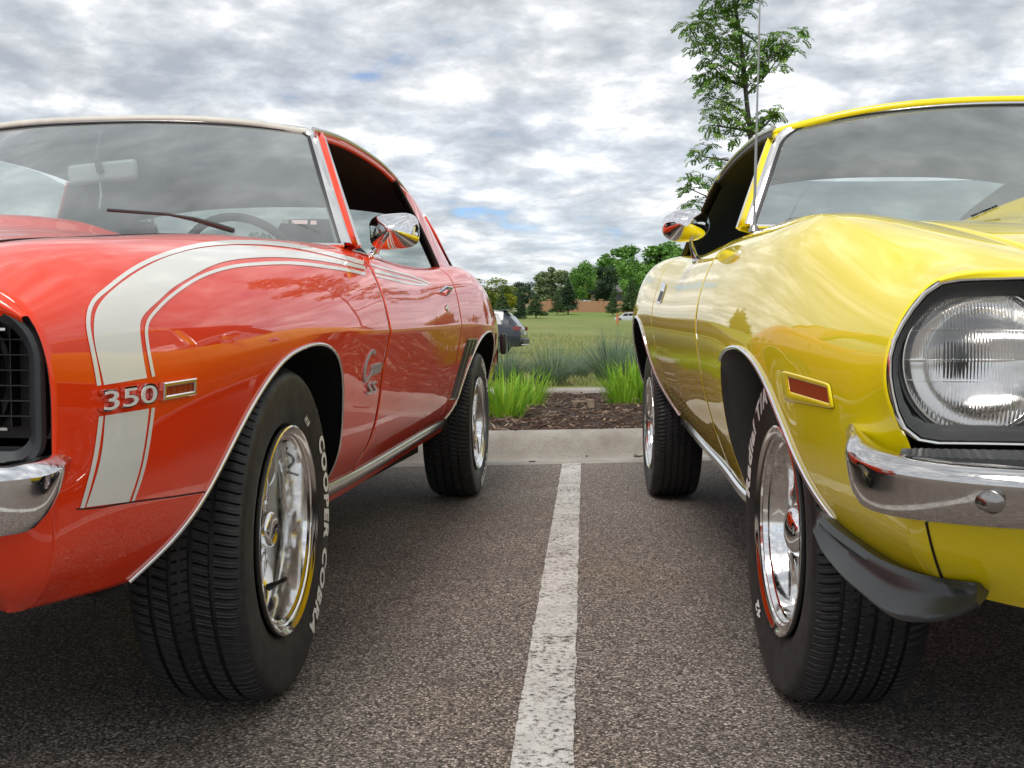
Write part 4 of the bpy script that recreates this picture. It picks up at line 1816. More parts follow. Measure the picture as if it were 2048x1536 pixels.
    # ---------------- greenhouse
    g = dict(B=(.770, .785, .990), Bc=(.50, 0, .975), T=(1.060, .605, 1.352), Tc=(.960, 0, 1.380), round=.05, rw=.03, trim_w=.020,
             rail=[(1.03, .618, 1.358), (1.25, .630, 1.378), (1.50, .634, 1.388), (1.75, .636, 1.388), (1.95, .640, 1.374), (2.10, .650, 1.345), (2.25, .664, 1.305), (2.38, .678, 1.262)],
             roof_c=[(.95, 1.398), (1.2, 1.428), (1.5, 1.444), (1.8, 1.436), (2.12, 1.388), (2.38, 1.335)], rear_u=2.38,
             roof_mat='vinyl', drip_mat='bright', rail_mat='red', body_mat='red', sail_mat='red',
             sail_f=[(1.97, .650, 1.345), (2.06, .695, 1.24), (2.11, .738, 1.14), (2.14, .788, 1.02)],
             sail_ff=[(1.88, .645, 1.350), (1.90, .690, 1.24), (1.92, .735, 1.14), (1.95, .785, 1.015)],
             sail_r=[(2.38, .678, 1.262), (2.54, .694, 1.20), (2.70, .712, 1.12), (2.86, .735, 1.04)],
             belt=[(.84, .795, .985), (1.3, .792, .98), (1.8, .79, .995), (2.00, .785, 1.015)],
             glass_top=[(1.10, .625, 1.345), (1.4, .634, 1.355), (1.7, .638, 1.352), (1.91, .650, 1.330)],
             rg_top=(2.36, .655, 1.31), rg_bot=(2.82, .70, 1.045), pil=(.070, .018, -.004), pil_t=(.050, .016, .004), side_glass=(-1,))
    ws = greenhouse(car, g)
    interior(car, dict(dash_w=.985, driver=1, rvm=(206, 345), rvm_u=.93, rvm_tilt=-0.08, sticker=True))
    for k, (x0, x1) in enumerate(((563, 577), (583, 615), (621, 633))):
        a_, b_ = ws(.70, .0), None
        mb = MB()
        mb.grid([[car.at_u(x, y, .735) for x in (x0, x1)] for y in (439 + k, 447 + k)])
        mb.build('windshield_sticker', 'platewhite', R_, smooth=False)
    # bright edge of the vinyl along the sail panel
    mb = MB()
    mb.tube([car.P(u, v + .012, w) for u, v, w in smooth_path(g['sail_r'], 24)], 0.006, 6)
    mb.build('vinyl_moulding', 'bright', R_)
    # wiper
    wp = MB()
    p0, p1, p2 = car.at_u(446, 455, .62), car.at_u(330, 428, .55), car.at_u(215, 419, .50)
    wp.tube([p0 + Vector((.02, .02, -.006)), p0, (p0 + p1) / 2 + Vector((0, 0, .004)), p1], [.010, .011, .009, .004], 8, flat=0.7)
    wp.tube([p1, p2], [.004, .003], 6)
    wp.tube([car.at_u(342, 429, .57), car.at_u(214, 420, .51)], [.0045, .0045], 6)
    wp.build('wiper', 'bezel2', R_)
    # ---------------- stripes
    UP1 = [(193, 772), (184.6, 724), (176, 682), (171, 641), (173, 624), (181, 603), (205, 579), (239, 552), (290, 521), (342, 501), (393, 488), (444, 482), (513, 481), (581, 487), (650, 501), (700, 514), (728, 522)]
    a, b = np.array(UP1, float), None
    M1 = [(207, 770), (196.5, 724), (188, 682), (187, 641), (190, 625), (202, 603), (232, 574), (273, 545), (325, 518), (376, 502), (427, 494), (496, 492), (564, 497), (632, 509), (700, 525), (730, 533)]
    M2 = [(293, 756), (287, 724), (281, 682), (279, 655), (281, 641), (294, 622), (318, 600), (345, 576), (376, 557), (410, 538), (444, 525), (496, 517), (547, 515), (615, 519), (700, 533), (731, 540)]
    D1 = [(303, 754), (297, 724), (290, 682), (289, 655), (292, 643), (308, 620), (332, 596), (362, 573), (393, 554), (427, 540), (461, 531), (513, 525), (581, 523), (650, 530), (700, 538), (731, 545)]

    def shift(p, wx):
        p = np.asarray(p, float)
        t = np.gradient(p, axis=0)
        t /= np.linalg.norm(t, axis=1)[:, None]
        return p + np.stack([-t[:, 1], t[:, 0]], 1) * wx
    sp = MB()
    st = [ribbon(car, 'stripe', 'stripe', UP1, shift(UP1, 8.5), 90, 3),
          ribbon(car, 'stripe', 'stripe', M1, M2, 110, 14),
          ribbon(car, 'stripe', 'stripe', D1, shift(D1, 6.5), 90, 3)]
    L1 = [(196.5, 833), (187, 905), (174, 963), (159, 1016)]
    st += [ribbon(car, 'stripe', 'stripe', L1, [(x + 9, y - 1) for x, y in L1], 40, 3),
           ribbon(car, 'stripe', 'stripe', [(209, 831), (202, 905), (188, 963), (171, 1014)], [(297, 817), (289, 881), (277, 942), (257, 1003)], 60, 12),
           ribbon(car, 'stripe', 'stripe', [(302, 816), (293, 881), (281, 942), (262, 1002)], [(309, 815), (300, 880), (288, 941), (268, 1001)], 40, 3)]
    # on the door the three bands run to a point
    st += [ribbon(car, 'stripe', 'stripe', [(741, 527), (788, 541), (830, 553), (862, 567)], [(741, 531), (788, 544), (829, 556), (858, 568)], 30, 2),
           ribbon(car, 'stripe', 'stripe', [(741, 536), (788, 549), (825, 559), (850, 566)], [(741, 543), (788, 554), (825, 562), (848, 568)], 30, 3),
           ribbon(car, 'stripe', 'stripe', [(743, 547.5), (788, 558), (830, 566.5), (856, 568.5)], [(743, 551.5), (788, 562), (828, 570.5), (856, 571.5)], 30, 2)]
    # seam between fender and valance
    l_, r_ = thin([(152, 1018), (170, 1017.5), (250, 1006), (340, 994), (424, 981)], 3)
    ribbon(car, 'fender_seam', 'gap', l_, r_, 40, 1, off=0.0006)
    # ---------------- badges and fittings
    surf_text(car, 'number_badge', '350', (196, 825), (307, 805), 42, 'chrome', .007, .001, spacing=.95)
    surf_text(car, 'badge_face', '350', (199, 821), (304, 803), 35, 'stripe', .0012, .0076, spacing=.98)
    surf_text(car, 'script_badge', 'C', (723, 767), (741, 760), 66, 'silver', .004, .001, shear=.35)
    surf_text(car, 'script_badge', 'amaro', (738, 752), (758, 745), 22, 'silver', .004, .001, shear=.3, spacing=.85)
    surf_text(car, 'letter_badge', 'SS', (731, 789), (748, 784), 24, 'silver', .006, .001)
    a, x, y, n, wd = surf_frame(car, (318, 801), (384, 789))
    if y.z < 0:
        y = -y
    h = .026
    fr = MB()
    rows = []
    for ins, dp in ((0, 0.0), (0, .007), (.0015, .0085), (.005, .0085), (.0065, .007), (.0065, .002)):
        rows.append([a + x * px_ + y * py_ + n * dp for px_, py_ in ((ins, ins), (wd - ins, ins), (wd - ins, h - ins), (ins, h - ins))])
    fr.grid(rows, closed=True)
    mk = fr.build('side_marker', 'chrome', R_, smooth=False)
    ln = MB()
    ln.grid([[a + x * (.0065 + (wd - .013) * i / 10) + y * q + n * (.0035 + (.0012 if i % 2 else 0)) for i in range(11)] for q in (.0065, h - .0065)])
    ln.build('marker_lens', 'amber', mk, smooth=False)
    # louvre in front of the rear wheel
    lv = [(917, 797), (955, 678)]
    for k in range(3):
        dx = -11 + k * 7
        l_, r_ = thin([(915 + dx, 797), (930 + dx, 742), (948 + dx, 680)], 6)
        ribbon(car, 'louvre_slot', 'black', l_, r_, 20, 1, off=.0008)
        l_, r_ = thin([(918.5 + dx, 797), (933.5 + dx, 742), (951.5 + dx, 680)], 1.4)
        ribbon(car, 'louvre_moulding', 'bright', l_, r_, 20, 1, off=.0022)
    for y0, x0, x1 in ((678, 934, 955), (798, 898, 918)):
        l_, r_ = thin([(x0, y0), ((x0 + x1) / 2, y0 - .5), (x1, y0 - 1)], 3)
        ribbon(car, 'louvre_moulding', 'bright', l_, r_, 8, 1, off=.003)
    # door handle and lock
    p, n, _ = car.hit(885, 582)
    hd = MB()
    hd.tube([p + Vector((-.002, -.055, -.006)), p + n * .022 + Vector((0, -.05, .004)), p + n * .026 + Vector((0, .04, .004)), p + n * .012 + Vector((0, .06, -.010)), p + Vector((-.004, .062, -.016))], [.010, .009, .009, .010, .011], 10, flat=.7)
    hd.build('door_handle', 'chrome', R_)
    p, n, _ = car.hit(893, 617)
    kh = MB()
    kh.lathe([(0, .013), (.005, .012), (.006, .009), (.004, 0)], 20, center=p)
    kh.build('door_lock', 'chrome', R_)
    # mirror
    c = car.at_u(789, 463, 1.02)
    mo = pod(car, 'door_mirror', c, .150, .106, .070, 'chrome', Matrix.Rotation(math.radians(4), 3, 'Z') @ Matrix.Rotation(math.radians(-4), 3, 'Y'), 3.6, apex=.12, power=1.35)
    b0, nb, _ = car.hit(748, 503)
    b1, nb1, _ = car.hit(758, 508)
    sm = MB()
    sm.tube([b0 + Vector((-.01, -.03, -.004)), b0 + Vector((.004, .0, .014)), c + Vector((-.02, -.06, -.030)), c + Vector((0, -.062, -.002))], [.012, .014, .009, .008], 10, flat=.8)
    sm.tube([b0 + Vector((-.006, -.035, -.004)), b0 + Vector((.0, .0, .0)), b0 + Vector((0, .045, -.006))], [.006, .014, .010], 10)
    sm.build('mirror_arm', 'chrome', mo)
    # rear bumper and tail lamp corner
    rb = MB()
    pl = [(3.54, .86), (3.61, .85), (3.66, .81), (3.69, .6), (3.70, 0), (3.69, -.6), (3.66, -.81), (3.61, -.85), (3.54, -.86)]
    rb.grid([[car.P(u + du, v, w) for du, w in ((-.02, .69), (.0, .695), (.02, .67), (.02, .62), (0, .59), (-.02, .59))] for u, v in smooth_path(pl, 50)], closed=True)
    rb.build('rear_bumper', 'chrome', R_, auto=40)
    for m in (1, -1):
        q = MB()
        q.box(car.P(3.52, m * .895, .705), (.030, .07, .115))
        q.build('bumper_guard', 'black', R_, bevel=.012)
    return car


RED = red_car()
# ------------------------------------------------------------------ yellow coupe
def yellow_car():
    car = Car('yellow_coupe', 2.3, 0.538, 2.05, -1)
    R_ = car.root
    tag(R_, 'glossy yellow vintage coupe with round headlamp, chrome bumper and black air dam', 'car')
    ST = [
        (-0.800, [(-.800, .700, .815), (-.803, .790, .812), (-.805, .866, .800), (-.804, .893, .775), (-.802, .912, .742), (-.800, .923, .700), (-.800, .915, .645), (-.798, .892, .597), (-.775, .885, .500), (-.710, .825, .410)]),
        (-0.720, [(.700, .836), (.790, .836), (.852, .822), (.890, .792), (.914, .752), (.927, .704), (.926, .645), (.914, .585), (-.706, .890, .490), (-.650, .838, .408)]),
        (-0.600, [(.700, .866), (.790, .868), (.848, .856), (.889, .818), (.917, .766), (.932, .710), (.932, .645), (.923, .570), (-.594, .896, .480), (-.562, .852, .410)]),
        (-0.450, [(.700, .898), (.790, .904), (.847, .896), (.889, .853), (.919, .790), (.936, .722), (.937, .655), (.927, .565), (.902, .475), (.865, .410)]),
        (-0.200, [(.700, .942), (.788, .955), (.842, .952), (.888, .908), (.920, .834), (.939, .748), (.942, .675), (.930, .560), (.905, .460), (.870, .385)]),
        (0.100, [(.700, .966), (.780, .981), (.835, .978), (.887, .935), (.921, .858), (.939, .768), (.942, .690), (.925, .550), (.896, .440), (.855, .362)]),
        (0.500, [(.700, .988), (.770, 1.001), (.827, .996), (.882, .953), (.918, .876), (.937, .785), (.935, .695), (.908, .535), (.876, .425), (.840, .338)]),
        (0.900, [(.722, 1.008), (.775, 1.016), (.823, 1.008), (.876, .963), (.912, .888), (.932, .800), (.928, .705), (.892, .535), (.856, .430), (.820, .345)]),
        (1.500, [(.740, 1.022), (.790, 1.024), (.836, 1.012), (.882, .968), (.914, .895), (.932, .812), (.925, .715), (.882, .540), (.842, .440), (.800, .360)]),
        (2.100, [(.750, 1.060), (.803, 1.064), (.848, 1.050), (.891, 1.002), (.920, .924), (.938, .834), (.929, .735), (.872, .545), (.826, .450), (.782, .380)]),
        (2.500, [(.760, 1.082), (.818, 1.082), (.866, 1.062), (.901, 1.014), (.927, .940), (.944, .850), (.938, .755), (.884, .560), (.832, .462), (.786, .392)]),
        (2.743, [(.760, 1.084), (.820, 1.083), (.868, 1.062), (.903, 1.014), (.929, .940), (.946, .852), (.942, .760), (.900, .580), (.860, .480), (.815, .410)]),
        (3.150, [(.740, 1.060), (.800, 1.058), (.846, 1.038), (.884, .992), (.912, .925), (.928, .845), (.924, .760), (.895, .600), (.865, .505), (.825, .440)]),
        (3.650, [(.680, .990), (.740, .988), (.790, .970), (.830, .930), (.860, .880), (.876, .820), (.872, .750), (.850, .620), (.830, .540), (.800, .490)]),
    ]
    sh = Sheet(car, ST, lambda x: 0.85 * sstep((x + .80) / .08) * (1 - sstep((x - .15) / .55)), 2)
    FA = [(-.475, .43), (-.445, .455), (-.40, .49), (-.345, .535), (-.285, .585), (-.205, .637), (-.105, .678), (.01, .703), (.12, .712), (.22, .708), (.31, .694), (.365, .668), (.40, .62), (.425, .56), (.442, .50), (.450, .43), (.455, .34)]
    RA = [(2.285, .37), (2.335, .45), (2.365, .54), (2.390, .66), (2.430, .745), (2.50, .795), (2.60, .822), (2.72, .831), (2.85, .82), (2.97, .775), (3.06, .69), (3.10, .58), (3.12, .50), (3.13, .42)]
    FA, RA = [tuple(p) for p in smooth_path(FA, 90)], [tuple(p) for p in smooth_path(RA, 70)]
    low = outline([FA, RA])
    for m in (1, -1):
        n1, n2 = (14, 60) if m == 1 else (6, 20)
        st = 0.012 if m == 1 else 0.05
        fine = ((-.48, -.34), (.30, .46)) if m == 1 else ((.30, .46),)
        panel(car, sh, 'front_fender', 'yellow', usteps(-0.800, 0.7965, st, fine, 0.0045), low, n1, n2, m)
        panel(car, sh, 'door', 'yellow', usteps(0.8035, 2.0465, 0.02 if m == 1 else 0.08), low, n1, n2, m)
        panel(car, sh, 'quarter_panel', 'yellow', usteps(2.0535, 3.65, 0.015, ((2.28, 2.44), (3.06, 3.14)), 0.006), low, n1, n2, m)
        for gu in (0.80, 2.05):
            U, Lw = sh.curve(gu, 20, 20)
            prof = np.vstack([U, Lw[1:]])
            mb = MB()
            mb.grid([[car.P(gu + du, m * (p[1] - 0.009), p[2] - 0.003) for p in prof] for du in (-0.03, 0.03)])
            mb.build('door_jamb', 'gap', R_, auto=None)
        wheel_house(car, sh, low, FA, m, 0.0, 0.4)
        wheel_house(car, sh, low, RA, m, 2.743, 0.4)
        tube_obj(car, 'arch_moulding', lip_path(car, sh, low, FA[1:64], 80, off=0.002), 0.0052, 'chrome', m=m)
        tube_obj(car, 'arch_moulding', lip_path(car, sh, low, RA[2:-2], 60, off=0.002), 0.0055, 'chrome', m=m)
        # visible black edge of the liner behind the wheel
        lp = lip_path(car, sh, low, FA[56:], 40, off=-0.001)
        mb = MB()
        mb.grid([[car.P(u, m * v, w), car.P(u - .030, m * (v - .022), w), car.P(u - .034, m * (v - .10), w)] for u, v, w in lp])
        mb.build('wheel_house_flange', 'bezel2', R_, auto=None)
        path = []
        for u in np.linspace(0.45, 2.31, 30):
            c = sh.f(u)[0].reshape(sh.K, 3)
            path.append(c[-1])
        mb = MB()
        mb.grid([[car.P(p[0], m * (p[1] + a), p[2] + b) for a, b in ((0.006, 0.010), (0.012, 0.004), (0.010, -0.014), (0.002, -0.018))] for p in path])
        mb.build('sill_moulding', 'bright', R_, auto=50)
        mb = MB()
        mb.grid([[car.P(p[0], m * (p[1] + a), p[2] + b) for a, b in ((0.003, -0.016), (-0.02, -0.03), (-0.10, -0.045))] for p in path])
        mb.build('rocker_panel', 'well', R_, auto=50)

    def hood_h(u, v, sv):
        crown = 0.020 * (1 - (v / sv) ** 2)
        k = sstep((u + 0.45) / 0.40) * (1 - sstep((u - 0.34) / 0.13))
        b = 0.074 * k * sstep((0.46 - v) / 0.28)
        dip = -0.010 * math.exp(-((v - 0.52) / 0.11) ** 2) * sstep((u + 0.6) / 0.4)
        return crown + b + dip
    body_rest(car, sh, dict(hood_f=-0.785, hood_r=0.46, hood_h=hood_h, mat='yellow', cowl_r=0.84, cowl_h=0.0, boot_f=2.85))
    # surround of the lamp and grille opening
    half = [(0, .806), (.35, .806), (.62, .805), (.74, .804), (.80, .803), (.836, .802), (.866, .797), (.890, .775), (.910, .742), (.920, .712), (.921, .690), (.914, .650), (.902, .620), (.884, .606), (.858, .603), (.80, .603), (.70, .602), (.35, .602), (0, .602)]
    op = [tuple(p) for p in smooth_path(half, 90)]
    loop = op + [(-v, w) for v, w in op[::-1][1:-1]]
    cz, cv = .703, 0.0

    def inset(k, du):
        out = []
        for v, w in loop:
            vv = math.copysign(max(0, abs(v) - k), v) if abs(v) > .6 else v * (1 - k / .92)
            ww = cz + (w - cz) * (1 - k / .10)
            bow = -0.035 * (1 - (abs(v) / .92) ** 3)
            out.append(car.P(-.800 + du + bow, vv, ww))
        return out
    mb = MB()
    mb.grid([inset(-.0015, .006), inset(-.0015, -.002), inset(-.0002, -.0045), inset(.0020, -.0045), inset(.0035, -.0005)], closed=True)
    mb.build('opening_moulding', 'bright', R_, auto=35)
    # header above and filler below the opening
    hu = [(-.800, 0, .838), (-.798, .35, .832), (-.797, .60, .820), (-.8015, .70, .8168), (-.8045, .79, .8138), (-.8065, .840, .8095), (-.8068, .8675, .8012)]
    hl_ = [(-.842, 0, .806), (-.838, .35, .806), (-.826, .60, .8055), (-.820, .70, .805), (-.813, .79, .804), (-.809, .836, .8015), (-.806, .864, .796)]
    hm = [((a[0] + b[0]) / 2 - .004, (a[1] + b[1]) / 2, (a[2] + b[2]) / 2 + .002) for a, b in zip(hu, hl_)]
    lofted(car, 'header_panel', 'yellow', [[(u, -v, w) for u, v, w in l[::-1]] + l[1:] for l in (hu, hm, hl_)], 80, 10)
    bz = MB()
    bz.grid([inset(.004, -.003), inset(.007, .002), inset(.014, .008), inset(.020, .030)], closed=True)
    bz.build('lamp_bezel', 'bezel2', R_, auto=40)
    for m in (1, -1):
        c = car.P(-.752, m * .799, .702)
        # funnel from the opening to the lamp ring
        S = 64
        rows = []
        for rr, du, sq in ((.113, -.030, .30), (.111, -.020, .2), (.107, -.008, .10), (.104, .004, 0)):
            ring = []
            for k in range(S):
                a = 2 * PI * k / S
                ring.append(c + Vector((rr * math.cos(a) * (1 + .0 * sq), du, rr * math.sin(a) * (1 - sq * .35))))
            rows.append(ring)
        mb = MB()
        mb.grid(rows, closed=True)
        mb.build('lamp_funnel', 'bezel2', R_, auto=50)
        hl = MB()
        hl.lathe([(.010, .104), (-.006, .1025), (-.012, .0985), (-.011, .0945), (-.004, .0925)], 64, axis='y', center=c)
        lamp = hl.build('headlamp', 'bezel2', R_, auto=50)
        hl = MB()
        hl.lathe([(-.010, .0962), (-.0142, .0935), (-.0142, .0918), (-.008, .0905)], 64, axis='y', center=c)
        hl.build('lamp_ring', 'bright', lamp, auto=50)
        rf = MB()
        rf.lathe([(-.004, .091), (.012, .082), (.028, .066), (.040, .046), (.048, .022), (.051, .010), (.0515, .0)], 64, axis='y', center=c)
        rf.build('reflector', 'alu', lamp, auto=60)
        # fluted lens: zones of vertical prisms
        N = 180
        rows = []
        Rl = .0915
        for i in range(N + 1):
            z = -Rl + 2 * Rl * i / N
            row = []
            for j in range(N + 1):
                x = -Rl + 2 * Rl * j / N
                rr = math.hypot(x, z)
                if rr > Rl:
                    x *= Rl / rr
                    z_ = z * Rl / rr
                    rr = Rl
                else:
                    z_ = z
                y = -.004 - .016 * (1 - (rr / Rl) ** 2)
                ang = 0.0
                if True:
                    per = .0042 if abs(x) < .045 else .0030
                    if z < -.062:
                        per = .0055
                    if rr < Rl * .985:
                        y -= .0013 * (0.5 + 0.5 * math.cos(2 * PI * x / per))
                for zc in (.0015, -.024, .040):
                    if abs(z - zc) < .0006 and rr < Rl * .97:
                        y -= .0012
                row.append(c + Vector((x, y, z_)))
            rows.append(row)
        ln = MB()
        ln.grid(rows)
        nb = len(ln.v)
        back = []
        for i in range(0, N + 1, 6):
            r_ = []
            for j in range(0, N + 1, 6):
                p = rows[i][j]
                q = p - c
                rr = min(1, math.hypot(q.x, q.z) / Rl)
                r_.append(c + Vector((q.x, .001 - .015 * (1 - rr ** 2), q.z)))
            back.append(r_)
        ln.grid(back, flip=True)
        ln.build('lamp_lens', 'lens', lamp, auto=None)
    gr = MB()
    gr.box(car.P(-.70, 0, .703), (1.72, .01, .19))
    for k in range(9):
        gr.box(car.P(-.76, 0, .625 + k * .0195), (1.30, .03, .005))
    for v in (-.66, -.33, 0, .33, .66):
        gr.box(car.P(-.77, v, .703), (.02, .04, .19))
    gr.build('grille', 'black', R_, smooth=False)
    # lower front: filler, valance
    nose_wrap(car, sh, 'front_valance', 'yellow', [(-.720, .929), (-.760, .927), (-.800, .923), (-.842, .905), (-.870, .860), (-.888, .77), (-.90, .55), (-.91, 0)], -.800, .572, tuck=.65, drop=.035)
    # bumper
    plan = smooth_path([(-.640, .946), (-.72, .954), (-.80, .951), (-.87, .924), (-.925, .865), (-.965, .77), (-.99, .60), (-1.01, .3), (-1.015, 0)], 90)
    top = [(-.640, .618), (-.72, .612), (-.80, .602), (-.87, .596), (-.925, .593), (-.99, .591), (-1.015, .591)]
    bot = [(-.640, .585), (-.70, .548), (-.76, .527), (-.82, .520), (-.90, .520), (-.99, .522), (-1.015, .522)]
    ft = nspline([-p[0] for p in top], [p[1] for p in top])
    fb = nspline([-p[0] for p in bot], [p[1] for p in bot])
    rows = []
    N = len(plan)
    for i, (u, v) in enumerate(plan):
        t = plan[min(i + 1, N - 1)] - plan[max(i - 1, 0)]
        t = t / np.linalg.norm(t)
        nr = np.array([t[1], -t[0]])
        if nr[1] < 0:
            nr = -nr
        if u < -.9 and nr[0] > 0:
            nr = -nr
        k = sstep((i + .5) / 16)
        w1, w0 = float(ft(-u)[0]), float(fb(-u)[0])
        hgt = w1 - w0
        prof = [(-.030, w1 - .006), (-.010, w1 - .001), (-.002, w1), (.010, w1 - .004), (.018, w1 - .012), (.0205, w1 - .020), (.0195, w1 - .026), (.016, w1 - hgt * .55), (.010, w1 - hgt * .80), (.0, w0 + .003), (-.012, w0), (-.03, w0 + .004)]
        rows.append([car.P(u + nr[0] * ((o_ + .03) * (.2 + .8 * k) - .03), v + nr[1] * ((o_ + .03) * (.2 + .8 * k) - .03), w) for o_, w in prof])
    rows = rows + [[Vector((-p.x, p.y, p.z)) for p in r] for r in rows[::-1][1:]]
    mb = MB()
    mb.grid(rows, closed=True)
    fbm = mb.build('front_bumper', 'plate', R_, auto=30)
    # dark shelf with the ribbed lamp between the opening and the bumper
    def shelf(i, f):
        u, v = plan[i]
        t = plan[min(i + 1, N - 1)] - plan[max(i - 1, 0)]
        t = t / np.linalg.norm(t)
        nr = np.array([t[1], -t[0]])
        if nr[1] < 0 or (u < -.9 and nr[0] > 0):
            nr = -nr
        ou, ov = u - nr[0] * .012, v - nr[1] * .012
        iv = min(ov * .972, .905)
        iu = -.806 - .035 * (1 - (iv / .92) ** 3)
        iu = max(iu, ou + .004)
        return (iu + (ou - iu) * f, iv + (ov - iv) * f, .597 - .012 * math.sin(PI * f) - .010 * f)
    idx = [i for i in range(N) if plan[i][0] < -.815]
    rows = [[car.P(*shelf(i, f)) for f in np.linspace(0, 1, 7)] for i in idx]
    rows += [[Vector((-p.x, p.y, p.z)) for p in r] for r in rows[::-1][1:]]
    mb = MB()
    mb.grid(rows)
    mb.build('lamp_slot', 'black', R_, auto=None)
    for m in (1, -1):
        rows = []
        k = 0
        for i in idx:
            if not (.70 < plan[i][1] < .93):
                continue
            for h in (0, .5):
                j = min(i + 1, N - 1)
                a, b = np.array(shelf(i, .12)), np.array(shelf(j, .12))
                a2, b2 = np.array(shelf(i, .34)), np.array(shelf(j, .34))
                z = .0014 * (k % 2) + .006
                k += 1
                q0, q1 = a + (b - a) * h, a2 + (b2 - a2) * h
                rows.append([car.P(q0[0], m * q0[1], q0[2] + z), car.P(q1[0], m * q1[1], q1[2] + z), car.P(q1[0], m * q1[1], q1[2] - .01)])
        mb = MB()
        mb.grid(rows)
        mb.build('turn_signal', 'bezel2', R_, smooth=False)
    p = car.at_u(1990, 1006, -.962)
    bo = MB()
    bo.lathe([(-.004, 0), (-.0036, .005), (-.002, .0095), (.003, .0125), (.03, .0125)], 24, axis='y', center=p)
    bo.build('bumper_bolt', 'aerial', fbm)
    # seam in the valance
    l_, r_ = thin([(1852, 1040), (1862, 1085), (1875, 1130), (1886, 1160)], 5, 6)
    ribbon(car, 'valance_seam', 'gap', l_, r_, 20, 1, off=.0008)
    # air dam: moulded spoiler under the corner of the front
    for m in (1, -1):
        T_ = smooth_path([(-.44, .908, .455), (-.50, .896, .438), (-.56, .882, .427), (-.62, .872, .420), (-.67, .861, .418), (-.72, .842, .418), (-.755, .818, .420), (-.775, .798, .421)], 40)
        B_ = smooth_path([(-.462, .922, .430), (-.500, .921, .410), (-.545, .918, .398), (-.60, .913, .387), (-.66, .902, .377), (-.71, .892, .370), (-.75, .879, .372), (-.78, .858, .380), (-.792, .828, .391), (-.800, .808, .406)], 40)
        rows = []
        for i in range(40):
            p, q = T_[i], B_[i]
            t = T_[min(i + 1, 39)] - T_[max(i - 1, 0)]
            out = np.array([t[1], -t[0], 0.0])     # horizontal outward normal of the plan line
            out /= np.linalg.norm(out)
            if out[1] < 0:
                out = -out
            dn = (q - p) / np.linalg.norm(q - p)
            e = min(1.0, min(i, 39 - i) / 3 + .35)
            r = [p - out * .02, p + out * .004 + np.array([0, 0, .004]), p + out * .0075 * e, p + out * .008 * e + dn * .007]
            for f in (.35, .52, .68, .82, .93):
                r.append(p + out * .005 + (q - p) * f - out * math.sin(PI * f) * .008 * e)
            r += [q, q - out * .006 - np.array([0, 0, .005]), q - out * .03 + np.array([0, 0, .002]), p - out * .04 + np.array([0, 0, -.012])]
            rows.append([car.P(x[0], m * x[1], x[2]) for x in r])
        mb = MB()
        mb.grid(rows, closed=True)
        k = len(rows[0])
        mb.f.append(tuple(range(k)))
        mb.f.append(tuple((len(rows) - 1) * k + i for i in range(k)))
        mb.build('air_dam', 'dam', R_, auto=55)
    # ---------------- wheels
    make_wheel(car, .045, .875, 1, TY_YEL, 0, [('Radial T/A', 175, .268, .308, 68), ('42', 238, .252, .276, 10)], style=1)
    make_wheel(car, 0, .875, -1, TY_YEL, 0, style=1)
    make_wheel(car, 2.743, .885, 1, TY_YEL, 0, [('Radial T/A', 60, .268, .308, 68)], style=1)
    make_wheel(car, 2.743, .885, -1, TY_YEL, 0, style=1)
    # ---------------- greenhouse
    g = dict(B=(.900, .765, 1.055), Bc=(.56, 0, 1.005), T=(1.080, .640, 1.360), Tc=(.945, 0, 1.402), round=.22, rw=.10, trim_w=.020,
             rail=[(1.03, .675, 1.355), (1.25, .672, 1.378), (1.50, .672, 1.388), (1.75, .680, 1.378), (1.95, .695, 1.345), (2.10, .71, 1.310)],
             roof_c=[(.93, 1.424), (1.2, 1.452), (1.5, 1.462), (1.8, 1.45), (2.12, 1.40)], rear_u=2.10,
             roof_mat='yellow', drip_mat='bright', rail_mat='blackvinyl', body_mat='yellow', sail_mat='blackvinyl',
             sail_f=[(1.90, .70, 1.33), (2.00, .735, 1.24), (2.08, .77, 1.15), (2.14, .80, 1.06)],
             sail_r=[(2.12, .50, 1.365), (2.42, .47, 1.29), (2.68, .46, 1.20), (2.90, .48, 1.10)],
             belt=[(.98, .80, 1.02), (1.4, .80, 1.02), (1.8, .80, 1.035), (2.10, .80, 1.06)],
             glass_top=[(1.10, .66, 1.34), (1.4, .67, 1.35), (1.7, .68, 1.34), (1.92, .70, 1.31)],
             rg_top=(2.10, .51, 1.365), rg_bot=(2.86, .49, 1.09), pil=(.075, .020, -.006), pil_t=(.05, .018, .004), side_glass=(), rear_mat='rearglass')
    greenhouse(car, g)
    interior(car, dict(dash_w=1.02, driver=-1, rvm=(2160, 300), rvm_u=.95))
    # aerial
    p0 = car.at_u(1508, 455, .80)
    p1 = car.at_u(1520, 0, .86)
    ae = MB()
    p2 = p0 + (p1 - p0) * 1.18
    ae.tube([p0 + Vector((0, 0, -.03)), p0, p0 + (p2 - p0) * .32, p0 + (p2 - p0) * .33, p0 + (p2 - p0) * .70, p2], [.006, .0042, .0038, .0030, .0026, .0016], 8)
    ae.lathe([(0, .016), (.012, .012), (.02, .006)], 16, axis='z', center=p0 + Vector((0, 0, -.012)))
    ae.build('aerial', 'aerial', R_)
    # ---------------- side marker: body coloured recess with amber lens
    o_ = [(1563, 739), (1661, 766), (1670, 819), (1570, 800)]
    oo = [car.hit(*p) for p in o_]
    P4 = [q[0] for q in oo]
    nn = sum((q[1] for q in oo), Vector()).normalized()
    cc = sum(P4, Vector()) / 4

